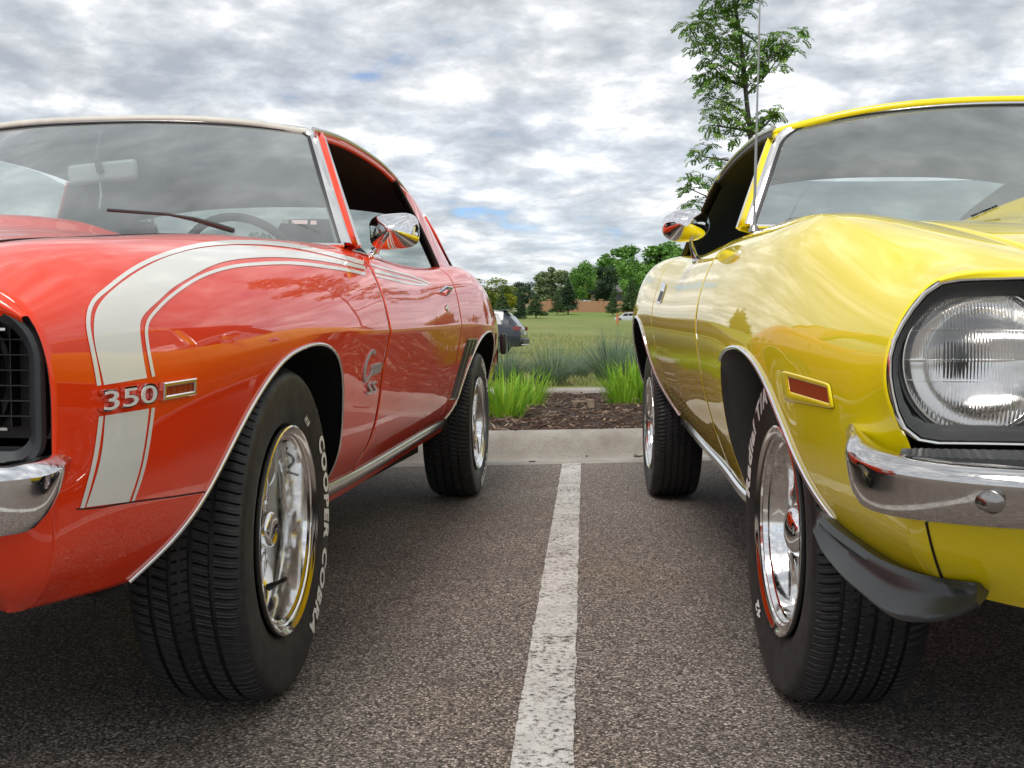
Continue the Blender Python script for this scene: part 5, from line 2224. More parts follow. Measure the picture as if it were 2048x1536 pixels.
    def ringm(k, d):
        pts = []
        for i in range(4):
            a, b = P4[i], P4[(i + 1) % 4]
            pv = P4[i - 1]
            for t in range(5):
                # rounded corners
                e = .12
                s0 = a + (pv - a) * e
                s1 = a + (b - a) * e
                f = t / 4
                q = (1 - f) ** 2 * s0 + 2 * f * (1 - f) * a + f * f * s1
                pts.append(cc + (q - cc) * (1 - k) + nn * d)
        return pts
    Q4 = [car.hit(*p)[0] for p in ((1577, 754), (1656, 776), (1661, 807), (1581, 783))]
    qc = sum(Q4, Vector()) / 4

    def ringq(k, d, f):
        """between the outer outline (f = 0) and the lens outline (f = 1)"""
        a = ringm(k, d)
        out = []
        for i, p in enumerate(a):
            c4, t = divmod(i, 5)
            q0, pv, nx = Q4[c4], Q4[c4 - 1], Q4[(c4 + 1) % 4]
            e = .06
            s0, s1 = q0 + (pv - q0) * e, q0 + (nx - q0) * e
            g_ = t / 4
            q = (1 - g_) ** 2 * s0 + 2 * g_ * (1 - g_) * q0 + g_ * g_ * s1
            out.append(p + (q + nn * d - p) * f)
        return out
    mb = MB()
    mb.grid([ringm(-.015, .0008), ringm(.008, -.0005)], closed=True)
    mb.build('marker_gasket', 'black', R_, smooth=False)
    mb = MB()
    mb.grid([ringq(.015, .0005, 0), ringq(.02, .0022, .03), ringq(.02, .0030, .15), ringq(.02, .0024, .85), ringq(.02, .0012, 1.0), ringq(.02, -.004, 1.03)], closed=True)
    mk = mb.build('side_marker', 'yellow', R_, auto=50)
    mb = MB()
    r = ringq(.02, .0010, 1.01)
    mb.v = [tuple(p) for p in r]
    mb.f = [tuple(range(len(r)))]
    mb.build('marker_lens', 'amber', mk)
    # ---------------- mirror
    c = car.at_u(1371, 452, 1.30)
    mo = pod(car, 'door_mirror', c, .155, .105, .110, 'chrome', Matrix.Rotation(math.radians(-8), 3, 'Z') @ Matrix.Rotation(math.radians(-4), 3, 'Y'), 2.3, apex=.25, power=2.2)
    b0, n0, _ = car.hit(1392, 521)
    sm = MB()
    sm.tube([b0 + n0 * -.004, b0 + n0 * .008 + Vector((0, 0, .012)), (b0 + c) / 2 + Vector((0, -.02, -.004)), c + Vector((0.005, -.07, -.022))], [.017, .013, .010, .009], 10, flat=.8)
    sm.tube([b0 + Vector((0, -.04, -.004)), b0, b0 + Vector((0, .04, 0))], [.006, .015, .008], 10)
    sm.build('mirror_arm', 'chrome', mo)
    # door handle / quarter badge far back
    l_, r_ = thin([(1330, 566), (1325, 585), (1318, 606)], 8, 7)
    ribbon(car, 'quarter_badge', 'bright', l_, r_, 16, 2, off=.004)
    l_, r_ = thin([(1326, 583), (1323, 592), (1319, 603)], 5)
    ribbon(car, 'badge_face', 'black', l_, r_, 12, 1, off=.0052)
    # script on the side of the hood scoop
    surf_text(car, 'script_badge', 'Barracuda', (1944, 408), (1997, 396), 15, 'black', .004, .0008, shear=.4)
    return car


YEL = yellow_car()
# ------------------------------------------------------------------ plants
def set_tone(o, tones):
    at = o.data.attributes.new('tone', 'FLOAT', 'FACE')
    at.data.foreach_set('value', np.asarray(tones, float))


class Blades:
    def __init__(s):
        s.v, s.f, s.t = [], [], []

    def blade(s, base, direction, length, width, droop, seg=5, tone=.5, fold=0.0):
        d = Vector(direction).normalized()
        p = Vector(base)
        side = d.cross(Vector((0, 0, 1)))
        if side.length < .05:
            side = Vector((1, 0, 0))
        side.normalize()
        st = length / seg
        n0 = len(s.v)
        hz = Vector((d.x, d.y, 0))
        for i in range(seg + 1):
            t = i / seg
            wd = width * (1 - t ** 2.2) * (.65 + .35 * min(1, t * 4)) / 2
            s.v += [tuple(p - side * wd), tuple(p + side * wd)]
            p = p + d * st
            d = (d + Vector((hz.x * .5, hz.y * .5, -1)) * droop * (.3 + t) / seg).normalized()
        for i in range(seg):
            a = n0 + 2 * i
            s.f.append((a, a + 1, a + 3, a + 2))
            s.t.append(min(1, max(0, tone + random.uniform(-.12, .12))))

    def build(s, name, mat, parent=None):
        o = obj(name, s.v, s.f, mat, parent, smooth=True)
        set_tone(o, s.t)
        return o


def clump(name, label, cat, base, mat, n, h, spread, width, droop, group, dry=0, lean=.35, basez=0.0):
    root = empty(name, base)
    tag(root, label, cat, group)
    B = Blades()
    for i in range(n):
        a = random.uniform(0, 2 * PI)
        r = spread * math.sqrt(random.random())
        out = random.random() ** .8 * lean
        hh = h * random.uniform(.55, 1.05)
        B.blade((r * math.cos(a), r * math.sin(a), -.01), (math.cos(a) * out, math.sin(a) * out, 1), hh, width * random.uniform(.7, 1.2), droop * random.uniform(.4, 1.5), 5, random.uniform(.2, .95))
    B.build('leaves', mat, root)
    if dry:
        D = Blades()
        for i in range(dry):
            a = random.uniform(0, 2 * PI)
            r = spread * random.uniform(.4, 1)
            out = random.uniform(.8, 2.4)
            D.blade((r * math.cos(a), r * math.sin(a), -.01), (math.cos(a) * out, math.sin(a) * out, .8), h * random.uniform(.35, .8), width * .8, droop * 2.2, 5, random.uniform(.2, .9))
        D.build('dry_leaves', 'straw', root)
    return root


def bed_pt(px, py, z=.14):
    return on_ground(px, py, z)


def planting():
    random.seed(11)
    G1, G2 = 'bright green clumps in the mulch bed', 'blue-green grasses behind the low kerb'
    specs = [((1008, 832), 'bright green strap-leaf clump right beside the red car rear tyre', 150, .44, .16), ((1054, 812), 'bright green strap-leaf clump on the right of its pair by the red car', 110, .42, .15),
             ((1250, 808), 'bright green strap-leaf clump left of the yellow car rear tyre', 120, .44, .16), ((1284, 806), 'tall bright green clump half hidden by the yellow car rear tyre', 130, .54, .15)]
    for p, lab, n, h, sp in specs:
        clump('daylily', lab, 'plant', bed_pt(*p), 'lily', n, h, sp, .019, 1.0, G1, dry=22, lean=.75)
    for a in (-4.6, -3.2, -1.9, 3.4, 4.8):
        p = kp(a, 2.2 + .3 * math.sin(a * 5), .14)
        clump('daylily', 'bright green clump in the mulch bed hidden behind a parked car', 'plant', p, 'lily', 70, .46, .18, .018, .35, G1)
    gs = [((1010, 768), .62, 'blue-green grass tuft left of the others behind the low kerb'), ((1102, 770), .66, 'rounded blue-green grass tuft behind the low kerb, in the middle'),
          ((1222, 766), .84, 'tallest blue-green grass tuft behind the low kerb near the yellow car')]
    for p, h, lab in gs:
        q = on_ground(p[0], p[1], .17)
        clump('ornamental_grass', lab, 'grass tuft', q, 'blue_grass', 800, h * .95, .15, .0070, 1.7, G2, dry=110, lean=1.0)
    q = on_ground(1285, 762, .17)
    clump('ornamental_grass', 'blue-green grass tuft partly behind the yellow car body', 'grass tuft', q, 'blue_grass', 650, .80, .15, .0070, 1.6, G2, dry=40, lean=.9)
    q = on_ground(1160, 758, .17) + Vector((0, .5, 0))
    clump('ornamental_grass', 'low blue-green grass tuft between the two larger tufts', 'grass tuft', q, 'blue_grass', 600, .52, .15, .0070, 1.7, G2, dry=20, lean=1.0)
    for a in (-5.5, -3.9, -2.3, 3.6, 5.2):
        clump('ornamental_grass', 'blue-green grass tuft hidden behind a parked car', 'grass tuft', kp(a, 5.75, .17), 'blue_grass', 300, .7, .17, .006, .9, G2, lean=.95)
    # bark chips and twigs
    v, f, t = [], [], []

    def chip(c, ln, wd, th, rz, tilt, tone):
        rot = Matrix.Rotation(rz, 3, 'Z') @ Matrix.Rotation(tilt, 3, 'Y')
        n = len(v)
        for sz in (-1, 1):
            for sy in (-1, 1):
                for sx in (-1, 1):
                    k = .6 if sx > 0 else 1
                    v.append(tuple(c + rot @ Vector((sx * ln / 2, sy * wd / 2 * k, sz * th / 2))))
        for q in ((0, 2, 3, 1), (4, 5, 7, 6), (0, 1, 5, 4), (2, 6, 7, 3), (0, 4, 6, 2), (1, 3, 7, 5)):
            f.append(tuple(n + i for i in q))
            t.append(tone)
    for i in range(9000):
        a, s = random.uniform(-1.8, 2.6), .60 + 4.40 * random.random() ** 1.5
        c = kp(a, s, .143 + .012 * math.sin(a * 3.1 + s * 2.3) * math.sin(s * 4.7 - a) + random.uniform(-.004, .010))
        long = random.random() < .10
        tn = random.choice((.1, .2, .25, .3, .35, .4, .45, .5, .6, .8, .98 if random.random() < .5 else .3))
        chip(c, random.uniform(.08, .22) if long else random.uniform(.015, .06), random.uniform(.004, .012) if long else random.uniform(.006, .02), random.uniform(.002, .008), random.uniform(0, PI), random.uniform(-.3, .3), tn)
    o = obj('bark_mulch', v, f, 'chips', None, smooth=False)
    set_tone(o, t)
    tag(o, 'brown bark chips and twigs covering the planting bed', 'mulch', kind='stuff')
    p = on_ground(1172, 816, .145)
    mb = MB()
    rz = Matrix.Rotation(.15, 3, 'Z')
    mb.box(p + Vector((.035, 0, .035)), (.055, .09, .075), rz)
    mb.box(p + Vector((-.055, .02, .052)), (.13, .07, .016), rz)
    o = mb.build('wood_block', 'woodblock', None, bevel=.004)
    tag(o, 'small weathered wood block lying in the bark mulch', 'wood block')
    # leaf litter on the gutter
    lv = MB()
    for px, py, r in ((1177, 911, .03), (1272, 911, .05), (1064, 923, .022), (1280, 912, .03)):
        q = on_ground(px, py, .006)
        lv.box(q, (r * 2, r * .5, .006), Matrix.Rotation(r * 30, 3, 'Z'))
    o = lv.build('leaf_litter', 'bark', None, smooth=False)
    tag(o, 'scraps of dead leaf lying in the kerb gutter', 'leaf litter', kind='stuff')
    # rough grass of the meadow
    B = Blades()
    for i in range(26000):
        y = 12.2 + 50 * random.random() ** 1.7
        x = random.uniform(-.10 * y - .6, .20 * y + .5)
        z = terrain_z(x, y)
        sc = .5 + y / 60
        B.blade((x, y, z - .01), (random.uniform(-.6, .6), random.uniform(-.6, .6), 1), random.uniform(.06, .17) * sc, random.uniform(.010, .022) * sc, random.uniform(.3, 1.2), 2, random.uniform(.15, .95))
    o = B.build('meadow_grass', 'meadowgrass', None)
    tag(o, 'rough pale green grass growing on the meadow', 'grass', kind='stuff')


M['meadowgrass'] = leafmat('meadow_blades', (0.13, 0.18, 0.04), (0.24, 0.27, 0.075), (0.40, 0.37, 0.16), .4)
planting()

# ------------------------------------------------------------------ young locust tree


def locust():
    random.seed(5)
    Y = 11.5

    def W(px, py, dy=0):
        return at_y(px, py, Y + dy)
    base = W(1512, 760)
    base.z = .17
    root = empty('locust_tree', base)
    tag(root, 'young slender tree with feathery green leaves rising behind the yellow car', 'tree')
    mb = MB()
    tr = [base, W(1510, 520), W(1506, 380), W(1500, 262), W(1492, 190), W(1487, 125), W(1478, 55), W(1468, 0), W(1466, -60), W(1470, -140), W(1472, -200)]
    tr = [Vector(p) for p in smooth_path([tuple(p) for p in tr], 40)]
    mb.tube([p - base for p in tr], list(np.linspace(.046, .012, 40)), 10)

    def limb(a, b, r=.016, bow=.08):
        a, b = Vector(a), Vector(b)
        m = (a + b) / 2 + Vector((0, 0, -bow))
        pts = smooth_path([tuple(a - base), tuple(m - base), tuple(b - base)], 10)
        mb.tube([Vector(p) for p in pts], list(np.linspace(r, r * .25, 10)), 6)
    limbs = [((1487, 140), (1400, 60)), ((1478, 60), (1430, -20)), ((1495, 170), (1425, 130)), ((1495, 150), (1590, 70)), ((1492, 190), (1560, 110)), ((1497, 230), (1415, 190)),
             ((1500, 262), (1420, 250)), ((1503, 270), (1560, 215)), ((1506, 330), (1395, 312)), ((1508, 400), (1375, 375)), ((1470, 10), (1530, -60)), ((1468, -30), (1420, -90)), ((1478, 60), (1530, 100))]
    for i, (p, q) in enumerate(limbs):
        limb(W(*p), W(*q, random.uniform(-.4, .4)), .018, random.uniform(-.03, .08))
    mb.build('trunk', 'bark', root)
    cl = [(1380, 55, 20), (1410, 40, 26), (1440, 15, 24), (1470, 28, 26), (1500, 8, 16), (1395, 90, 20), (1440, 75, 32), (1482, 88, 30), (1420, 128, 26), (1460, 135, 36), (1502, 148, 30), (1540, 88, 24), (1570, 78, 22), (1604, 68, 13), (1550, 120, 26), (1520, 120, 20), (1578, 98, 15), (1405, 165, 20), (1440, 172, 26), (1425, 212, 22), (1460, 220, 32), (1490, 242, 22), (1430, 250, 24), (1468, 272, 18), (1540, 228, 18), (1520, 247, 18), (1555, 226, 11), (1418, 285, 10), (1400, 312, 16), (1430, 322, 15), (1442, 340, 12), (1380, 357, 14), (1402, 362, 16), (1374, 378, 8), (1395, 402, 9), (1384, 406, 7), (1450, -40, 40), (1500, -50, 40), (1470, -110, 40), (1430, -80, 30), (1520, -100, 30)]
    v, f, t = [], [], []
    for (cx, cy, r) in cl:
        n = int(r * r * .046) + 6
        for _ in range(n):
            a, q = random.uniform(0, 2 * PI), r * math.sqrt(random.random())
            p = W(cx + q * math.cos(a), cy + q * math.sin(a), random.uniform(-1, 1) * r / 178 * 1.4)
            ax = random.uniform(0, 2 * PI)
            d = Vector((math.cos(ax), math.sin(ax), random.uniform(-.1, .7))).normalized()
            ln = random.uniform(.10, .19)
            k = 8
            tone = random.uniform(.15, .9)
            for i in range(k):
                sd = d.cross(Vector((0, 0, 1))).normalized()
                up = sd.cross(d).normalized()
                for s_ in (-1, 1):
                    lw = ln * .085
                    ll = ln * (.26 if 0 < i < k - 1 else .17)
                    dirn = (sd * s_ + d * .35 + up * random.uniform(-.35, .15)).normalized()
                    b0 = p
                    wv = (d * .9).normalized() * lw
                    m = len(v)
                    o_ = -base
                    v.extend([tuple(b0 + o_), tuple(b0 + dirn * ll * .5 + wv + o_), tuple(b0 + dirn * ll + o_), tuple(b0 + dirn * ll * .5 - wv + o_)])
                    f.append((m, m + 1, m + 2, m + 3))
                    t.append(min(1, max(0, tone + random.uniform(-.15, .15))))
                p = p + d * ln / k
                d = (d + Vector((0, 0, -.22))).normalized()
    o = obj('crown', v, f, 'locust', root, smooth=False)
    set_tone(o, t)


locust()

# ------------------------------------------------------------------ background trees
PROTO = {}


def tree_proto(kind, mat, seed, n=1500):
    """unit tree 1 m tall: leaf-clump crown and trunk"""
    rd = random.Random(seed)
    v, f, t = [], [], []
    blobs = []
    if kind == 'round':
        for i in range(26):
            a = rd.uniform(0, 2 * PI)
            h = rd.uniform(.24, .88)
            rr = .30 * math.sin(PI * min(1, max(.08, (h - .12) / .95))) ** .6
            q = rr * rd.uniform(.3, .9)
            blobs.append((q * math.cos(a), q * math.sin(a), h, rd.uniform(.09, .17)))
    elif kind == 'tall':
        for i in range(26):
            a = rd.uniform(0, 2 * PI)
            h = rd.uniform(.18, .94)
            rr = .17 * (1.15 - h * .6)
            blobs.append((rr * rd.uniform(.1, 1) * math.cos(a), rr * rd.uniform(.1, 1) * math.sin(a), h, rd.uniform(.06, .11)))
    else:
        for i in range(26):
            h = .10 + .88 * i / 25
            rr = .27 * (1 - h) ** .85 * rd.uniform(.75, 1.1) + .015
            for k in range(4):
                a = rd.uniform(0, 2 * PI)
                blobs.append((rr * .6 * math.cos(a), rr * .6 * math.sin(a), h, max(.02, rr * .52)))
    tot = sum(b[3] ** 2 for b in blobs)
    for bx, by, bz, br in blobs:
        bt = rd.uniform(.2, .8)
        for _ in range(int(n * br * br / tot)):
            a, c = rd.uniform(0, 2 * PI), rd.uniform(-1, 1)
            s = math.sqrt(1 - c * c)
            q = br * rd.random() ** .4
            p = Vector((bx + q * s * math.cos(a), by + q * s * math.sin(a), bz + q * c * (.8 if kind != 'conifer' else .45)))
            nr = Vector((rd.gauss(0, 1), rd.gauss(0, 1), rd.gauss(.4, 1))).normalized()
            x = nr.orthogonal().normalized()
            y = nr.cross(x)
            sz = rd.uniform(.011, .024) * (1.0 if kind != 'conifer' else .9)
            m = len(v)
            for dx, dy in ((-1, -.3), (.2, -1), (1, .4), (-.1, 1)):
                v.append(tuple(p + x * dx * sz + y * dy * sz * .8))
            f.append((m, m + 1, m + 2, m + 3))
            t.append(min(1, max(0, bt + rd.uniform(-.25, .25))))
    me_o = obj('crown', v, f, mat, None, smooth=False)
    set_tone(me_o, t)
    cr = me_o.data
    bpy.data.objects.remove(me_o)
    mb = MB()
    top = .80
    pts = [Vector((0, 0, -.03)), Vector((.006, 0, .2)), Vector((-.006, .004, .5)), Vector((0, 0, top))]
    mb.tube(pts, [.016, .013, .009, .004], 7)
    if kind != 'conifer':
        for i in range(7):
            a, h = rd.uniform(0, 2 * PI), rd.uniform(.25, .7)
            mb.tube([Vector((0, 0, h)), Vector((.16 * math.cos(a), .16 * math.sin(a), h + .14))], [.006, .002], 5)
    to = mb.build('trunk', 'palebark' if kind == 'tall' else 'bark', None)
    tm = to.data
    bpy.data.objects.remove(to)
    return cr, tm


def bg_tree(kind, mat, px, base_py, top_py, wpx, d, label, seed=1, group='trees on the far side of the meadow'):
    key = (kind, mat, seed)
    if key not in PROTO:
        PROTO[key] = tree_proto(kind, mat, seed * 17 + 3, {'round': 5200, 'tall': 4200, 'conifer': 4200}[kind])
    cr, tm = PROTO[key]
    p = at_y(px, base_py, d)
    q = at_y(px, top_py, d)
    p.z = min(p.z, terrain_z(p.x, p.y) + .2)
    h = q.z - p.z
    wd = wpx / FPX * d * 1.12
    nominal = {'round': .72, 'tall': .42, 'conifer': .50}[kind]
    root = empty({'round': 'broadleaf_tree', 'tall': 'poplar_tree', 'conifer': 'conifer_tree'}[kind], p, random.uniform(0, 6))
    sx = wd / nominal
    root.scale = (sx, sx, h)
    tag(root, label, 'tree', group)
    for nm, me in (('crown', cr), ('trunk', tm)):
        o = bpy.data.objects.new(nm, me)
        COL.objects.link(o)
        o.parent = root


def background():
    random.seed(21)
    T = [
        ('round', 'tree_b', 975, 632, 553, 100, 120, 'broad olive green tree behind the red car rear', 1),
        ('round', 'tree_y', 1017, 628, 572, 34, 124, 'yellow-green tree beside the olive tree at the left', 2),
        ('conifer', 'tree_e', 1004, 636, 578, 40, 108, 'dark pine standing just behind the parked dark SUV', 3),
        ('conifer', 'tree_c', 1040, 640, 588, 30, 104, 'small dark conifer at the left edge of the open meadow', 4),
        ('round', 'tree_c', 1050, 612, 562, 50, 150, 'very dark leafy tree in front of the grey house roof', 5),
        ('conifer', 'tree_e', 1072, 634, 580, 42, 106, 'bushy pine with short visible trunk left of the tan wall', 6),
        ('tall', 'tree_d', 1084, 612, 544, 40, 160, 'pale grey-green poplar, leftmost and shortest of the three', 7),
        ('tall', 'tree_d', 1103, 612, 527, 44, 163, 'pale grey-green poplar, tallest and middle of the three', 8),
        ('tall', 'tree_d', 1124, 612, 540, 40, 160, 'pale grey-green poplar, right one of the three', 9),
        ('conifer', 'tree_e', 1114, 624, 580, 30, 125, 'low pine in front of the tan wall left of the dark spruce', 6),
        ('conifer', 'tree_c', 1136, 622, 550, 44, 128, 'tall dark spruce at the left end of the long tan wall', 10),
        ('round', 'tree_a', 1166, 620, 520, 56, 150, 'bright mid green oval tree right of the dark spruce', 11),
        ('round', 'tree_c', 1204, 612, 528, 62, 165, 'dark green broad tree behind the tan wall', 5),
        ('tall', 'tree_a', 1215, 612, 505, 60, 190, 'tall airy green tree behind the dark broad tree', 12),
        ('tall', 'tree_a', 1250, 612, 488, 70, 185, 'tallest airy green tree on the meadow skyline', 13),
        ('round', 'tree_a', 1262, 618, 508, 64, 150, 'bright green oval tree left of the yellow car', 14),
        ('conifer', 'tree_e', 1226, 624, 576, 30, 122, 'small pine standing in front of the tan wall', 3),
        ('conifer', 'tree_e', 1264, 622, 556, 46, 126, 'large pine in front of the right part of the tan wall', 6),
        ('tall', 'tree_a', 1325, 612, 482, 90, 170, 'tall green tree rising over the yellow car quarter panel', 15),
        ('round', 'tree_a', 1370, 612, 500, 100, 160, 'green tree beyond the yellow car mirror', 11),
        ('round', 'tree_d', 1094, 612, 556, 60, 175, 'pale bushy tree low between the poplars', 7),
        ('round', 'tree_a', 1146, 612, 540, 60, 172, 'green rounded tree just behind the dark spruce', 14),
        ('round', 'tree_b', 1185, 612, 546, 60, 180, 'olive rounded tree filling the gap behind the wall', 1),
        ('round', 'tree_a', 1232, 612, 530, 70, 176, 'leafy green tree behind the small pine', 11),
        ('round', 'tree_a', 1290, 612, 520, 80, 168, 'green rounded tree at the yellow car edge of the treeline', 14),
        ('round', 'tree_e', 1020, 618, 582, 60, 140, 'dark hedge-like shrub tree behind the small conifers', 5),
    ]
    for a in T:
        kind, mat, px, b, tp, w, d, lab, sd = a
        bg_tree(kind, mat, px, b, tp, w, d, lab, sd)
    # the line of trees goes on to both sides, behind the cars
    rd = random.Random(4)
    kinds = [('round', 'tree_a', 11), ('conifer', 'tree_e', 6), ('round', 'tree_b', 1), ('tall', 'tree_a', 13), ('conifer', 'tree_c', 10), ('round', 'tree_a', 14)]
    for side in (-1, 1):
        for i in range(14):
            k, mt, sd = kinds[rd.randrange(6)]
            ang = math.radians((12 if side > 0 else -5) + side * (2 + i * 6.2) + rd.uniform(-1.5, 1.5))
            d = rd.uniform(105, 170)
            x, y = d * math.sin(ang) * 1.0, max(8, d * math.cos(ang))
            key = (k, mt, sd)
            cr, tm = PROTO[key]
            h = rd.uniform(7, 13)
            root = empty({'round': 'broadleaf_tree', 'tall': 'poplar_tree', 'conifer': 'conifer_tree'}[k], (x, y, terrain_z(x, y) - .1 if y > 15 else 0), rd.uniform(0, 6))
            s = h * {'round': 1.15, 'tall': 1.2, 'conifer': 1.0}[k]
            root.scale = (s, s, h)
            tag(root, 'distant tree of the tree line that the parked cars hide', 'tree', 'trees hidden behind the parked cars')
            for nm, me in (('crown', cr), ('trunk', tm)):
                o = bpy.data.objects.new(nm, me)
                COL.objects.link(o)
                o.parent = root
    # tan garden wall with piers
    rw = empty('garden_wall', at_y(1190, 625, 140))
    tag(rw, 'long tan stucco wall with piers along the top of the meadow', 'wall')
    o_ = rw.location
    mb = MB()
    zb = terrain_z(o_.x, o_.y)
    rw.location.z = zb

    def X(px):
        return at_y(px, 620, 140).x - o_.x
    ztop = at_y(1200, 602, 140).z - zb
    L0, L1 = X(1060), X(1420)
    mb.box(((L0 + L1) / 2, 0, ztop / 2 - .5), (L1 - L0, .25, ztop + 1))
    mb.build('wall_panel', 'wall', rw, smooth=False)
    for px in (1062, 1098, 1151, 1202, 1253, 1310, 1360, 1415):
        mb = MB()
        mb.box((X(px), 0, ztop / 2 - .4), (.5, .5, ztop + 1.1))
        mb.box((X(px), 0, ztop + .2), (.66, .66, .10))
        mb.build('pier', 'wall', rw, smooth=False)
    # houses behind
    def house(px0, px1, eave_py, ridge_py, d, label, wmat, wins):
        a, b = at_y(px0, eave_py, d), at_y(px1, eave_py, d)
        c = (a + b) / 2
        z0 = terrain_z(c.x, c.y)
        root = empty('house', (c.x, c.y, z0))
        tag(root, label, 'house')
        W_, ez = b.x - a.x, a.z - z0
        rz = at_y(px0, ridge_py, d).z - z0
        m = MB()
        m.box((0, 3, ez / 2 - .5), (W_, 8, ez + 1))
        m.build('wall', wmat, root, smooth=False)
        m = MB()
        e = .5
        m.add([(-W_ / 2 - e, -1 - e, ez), (W_ / 2 + e, -1 - e, ez), (W_ / 2 + e, 7 + e, ez), (-W_ / 2 - e, 7 + e, ez), (-W_ / 2 + 1.5, 3, rz), (W_ / 2 - 1.5, 3, rz)],
              [(0, 1, 5, 4), (1, 2, 5), (2, 3, 4, 5), (3, 0, 4), (0, 3, 2, 1)])
        m.build('roof', 'roof', root, smooth=False)
        for wx, wz, ww, wh in wins:
            m = MB()
            m.box((wx * W_, -1.02, wz * ez), (ww, .06, wh))
            m.build('window', 'darkglass', root, smooth=False)
    house(1188, 1256, 585, 560, 172, 'tan house with dark windows half hidden by trees above the wall', 'housewall', [(-.3, .55, 2.0, 1.6), (-.05, .55, 1.6, 1.6), (.22, .5, 2.2, 2.0)])
    house(1012, 1062, 582, 566, 190, 'pale house with grey roof between the olive tree and the poplars', 'housewall', [(-.2, .5, 1.5, 1.2), (.2, .5, 1.5, 1.2)])
    m = MB()
    p = at_y(1235, 640, 88)
    p.z = terrain_z(p.x, p.y)
    m.lathe([(0, .10), (.9, .09), (.93, .05), (.93, 0)], 14, axis='z')
    o = m.build('marker_post', 'orange', None)
    o.location = p
    tag(o, 'small orange marker post standing in the meadow', 'post')
    m = MB()
    p = at_y(1277, 618, 130)
    p.z = terrain_z(p.x, p.y) + .3
    m.box((0, 0, .55), (3.2, 2.0, .9))
    m.box((0, 0, 1.25), (2.9, 1.7, .5))
    o = m.build('utility_box', 'limegreen', None, bevel=.08)
    o.location = p
    tag(o, 'pale green utility box at the far edge of the meadow', 'utility box')


background()

# ------------------------------------------------------------------ distant vehicles


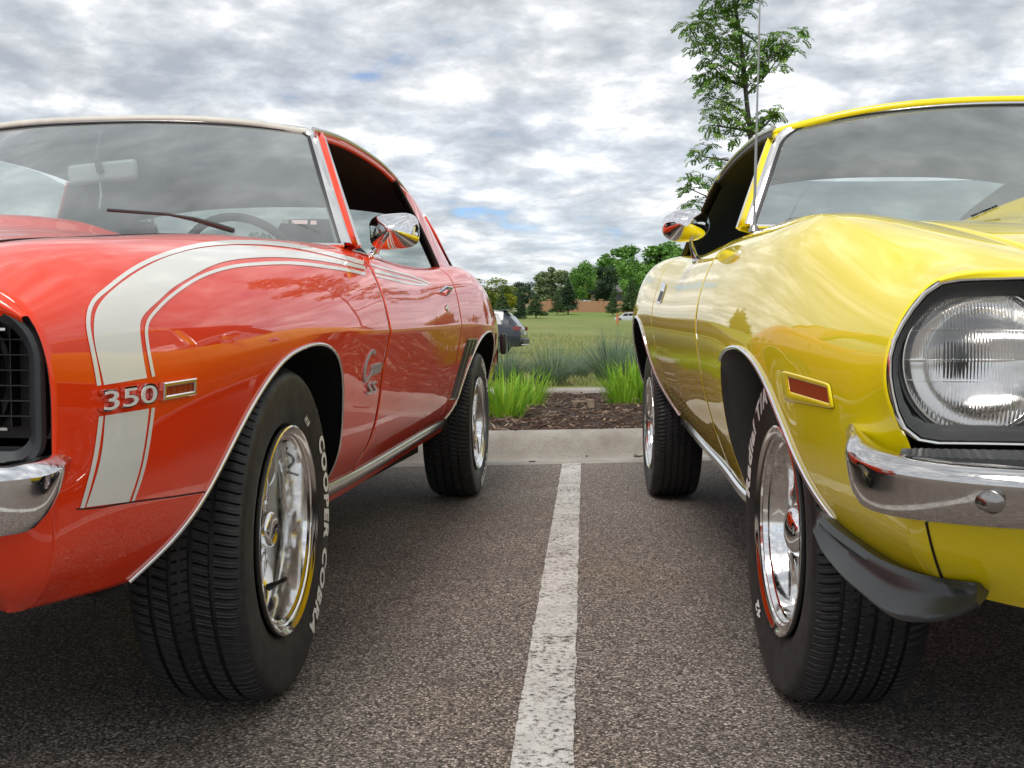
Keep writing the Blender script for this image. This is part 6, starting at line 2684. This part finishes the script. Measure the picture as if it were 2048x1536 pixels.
def wagon(name, label, loc, rz, paint_m, scale=1.0, glass_m='darkglass', group=None):
    root = empty(name, loc, rz)
    root.scale = (scale, scale, scale * .94)
    tag(root, label, 'car', group)
    # stations along y: 0 = rear, 4.7 = nose
    st = [  # y, half width, belt w, roof w, roof half width, bottom w
        (0.00, .70, .86, .90, .60, .42), (0.05, .82, .95, 1.00, .64, .34), (0.16, .88, 1.02, 1.12, .66, .30), (0.42, .91, 1.06, 1.42, .66, .28), (0.62, .92, 1.06, 1.585, .66, .27), (1.1, .93, 1.05, 1.64, .68, .26), (1.9, .935, 1.02, 1.67, .69, .25), (2.6, .935, 1.00, 1.66, .68, .25),
        (3.0, .93, .99, 1.55, .66, .25), (3.45, .93, .98, 1.22, .64, .25), (3.75, .92, .97, 1.04, .62, .25), (4.2, .90, .90, .95, .60, .26), (4.5, .84, .80, .84, .55, .30), (4.62, .74, .66, .70, .50, .36)]
    A = np.array(st)
    fs = [lambda q, k=k: np.interp(q, A[:, 0], A[:, k]) for k in range(1, 6)]
    ys = sorted(set(list(np.linspace(0, 4.62, 56)) + [s[0] for s in st]))
    arches = ((.95, .40), (3.75, .40))
    rows = []
    for y in ys:
        hw, bw, rw, rh, bo = (float(f(y)) for f in fs)
        b = bo
        for ay, ar in arches:
            if abs(y - ay) < ar:
                b = max(b, .34 + math.sqrt(ar * ar - (y - ay) ** 2) * .92)
        pr = [(hw * .96, b), (hw, max(b + .01, .55)), (hw * .995, max(b + .02, .80)), (hw * .97, bw), (rh + (hw * .97 - rh) * .45, bw + (rw - bw) * .6), (rh, rw - .03), (rh * .85, rw), (0, rw + .02)]
        prof = [(v, y, w) for v, w in pr] + [(-v, y, w) for v, w in pr[::-1][1:]]
        rows.append([Vector(p) for p in prof])
    mb = MB()
    mb.grid(rows)
    k = len(rows[0])
    mb.f.append(tuple(range(k)))
    mb.f.append(tuple((len(rows) - 1) * k + i for i in range(k))[::-1])
    mb.build('body', paint_m, root, auto=40)

    def sidept(y, t, off=.012):
        hw, bw, rw, rh, bo = (float(f(y)) for f in fs)
        v = hw * .97 + (rh - hw * .97) * (t * .9)
        return v + off, y, bw + (rw - bw) * t * .92
    for s in (-1, 1):
        for y0, y1, y0t, y1t in ((.62, 1.15, .80, 1.15), (1.22, 2.2, 1.22, 2.2), (2.28, 3.35, 2.28, 2.85)):
            m = MB()
            rr = []
            for i in range(9):
                r = []
                for t in np.linspace(.10, .86, 5):
                    y = (y0 + (y1 - y0) * i / 8) * (1 - t) + (y0t + (y1t - y0t) * i / 8) * t
                    p = sidept(y, t)
                    r.append(Vector((s * p[0], p[1], p[2])))
                rr.append(r)
            m.grid(rr)
            m.build('side_window', glass_m, root, auto=None)
        # chrome line round the rear quarter window
        m = MB()
        ring = [sidept(y, t, .016) for y, t in ((.66, .10), (1.18, .10), (1.18, .80), (.84, .86), (.66, .10))]
        m.tube([Vector((s * a, b, c)) for a, b, c in ring], .014, 6)
        m.build('window_moulding', 'bright', root)
        # tail lamp wraps round the corner
        m = MB()
        m.grid([[Vector((s * (float(fs[0](y)) * .985 + .012 - max(0, .10 - y) * .6), y - .02, w)) for w in (.90 - y * .05, .96 + y * .02, 1.03 + y * .06)] for y in np.linspace(.0, .26, 10)])
        m.build('tail_lamp', 'redlens', root)
        for ay, ar in arches:
            m = MB()
            m.lathe([(-.11, .20), (-.11, .31), (-.08, .345), (.08, .345), (.11, .31), (.11, .22)], 36, center=(s * .80, ay, .345))
            w = m.build('wheel', 'rubber', root, auto=40)
            m = MB()
            m.lathe([(s * .05, .22), (s * .115, .225), (s * .10, .20), (s * .06, .19)], 36, center=(s * .80, ay, .345))
            for q in range(5):
                a = 2 * PI * q / 5
                c, sn = math.cos(a), math.sin(a)
                m.tube([Vector((s * .895, ay + .03 * c, .345 + .03 * sn)), Vector((s * .885, ay + .205 * c, .345 + .205 * sn))], [.045, .030], 6, flat=.4)
            m.build('rim', 'silver', w, auto=40)
    # rear glass, spoiler, bumper
    m = MB()
    m.grid([[Vector((x * (.62 + .03 * (1 - t)), y - .015, w)) for x in np.linspace(-1, 1, 9)] for t, y, w in ((0, .16, 1.10), (.5, .38, 1.36), (1, .58, 1.54))])
    m.build('rear_window', glass_m, root, auto=None)
    m = MB()
    m.box((0, .52, 1.63), (1.22, .36, .05))
    m.build('roof_spoiler', paint_m, root, bevel=.02)
    m = MB()
    m.box((0, .0, .50), (1.50, .16, .22))
    m.build('rear_bumper', 'bezel', root, bevel=.06)
    m = MB()
    m.box((0, -.06, .36), (1.40, .14, .05))
    m.build('bumper_trim', 'silver', root, bevel=.015)
    m = MB()
    m.box((0, 2.3, .38), (1.5, 4.0, .2))
    m.build('underbody', 'well', root, smooth=False)
    m = MB()
    m.box((0, -.03, .80), (.52, .03, .14))
    m.build('number_plate', 'platewhite', root)
    return root


_p = at_y(1055, 702, 36.5)
wagon('parked_suv', 'dark blue-grey SUV parked on the grass behind the red car', (_p.x - .12, 36.2, terrain_z(_p.x, 36.5)), math.radians(80), 'suvpaint')
_p = at_y(1266, 638, 104)
wagon('silver_suv', 'small silver vehicle far off across the meadow left of the yellow car', (_p.x + 1.0, 104.0, terrain_z(_p.x, 104) - .15), math.radians(70), 'silver', .62)
_p = at_y(1292, 632, 112)
wagon('maroon_suv', 'dark maroon vehicle far off behind the silver one', (_p.x + 1.2, 112.0, terrain_z(_p.x, 112) - .1), math.radians(80), 'maroon', .75)
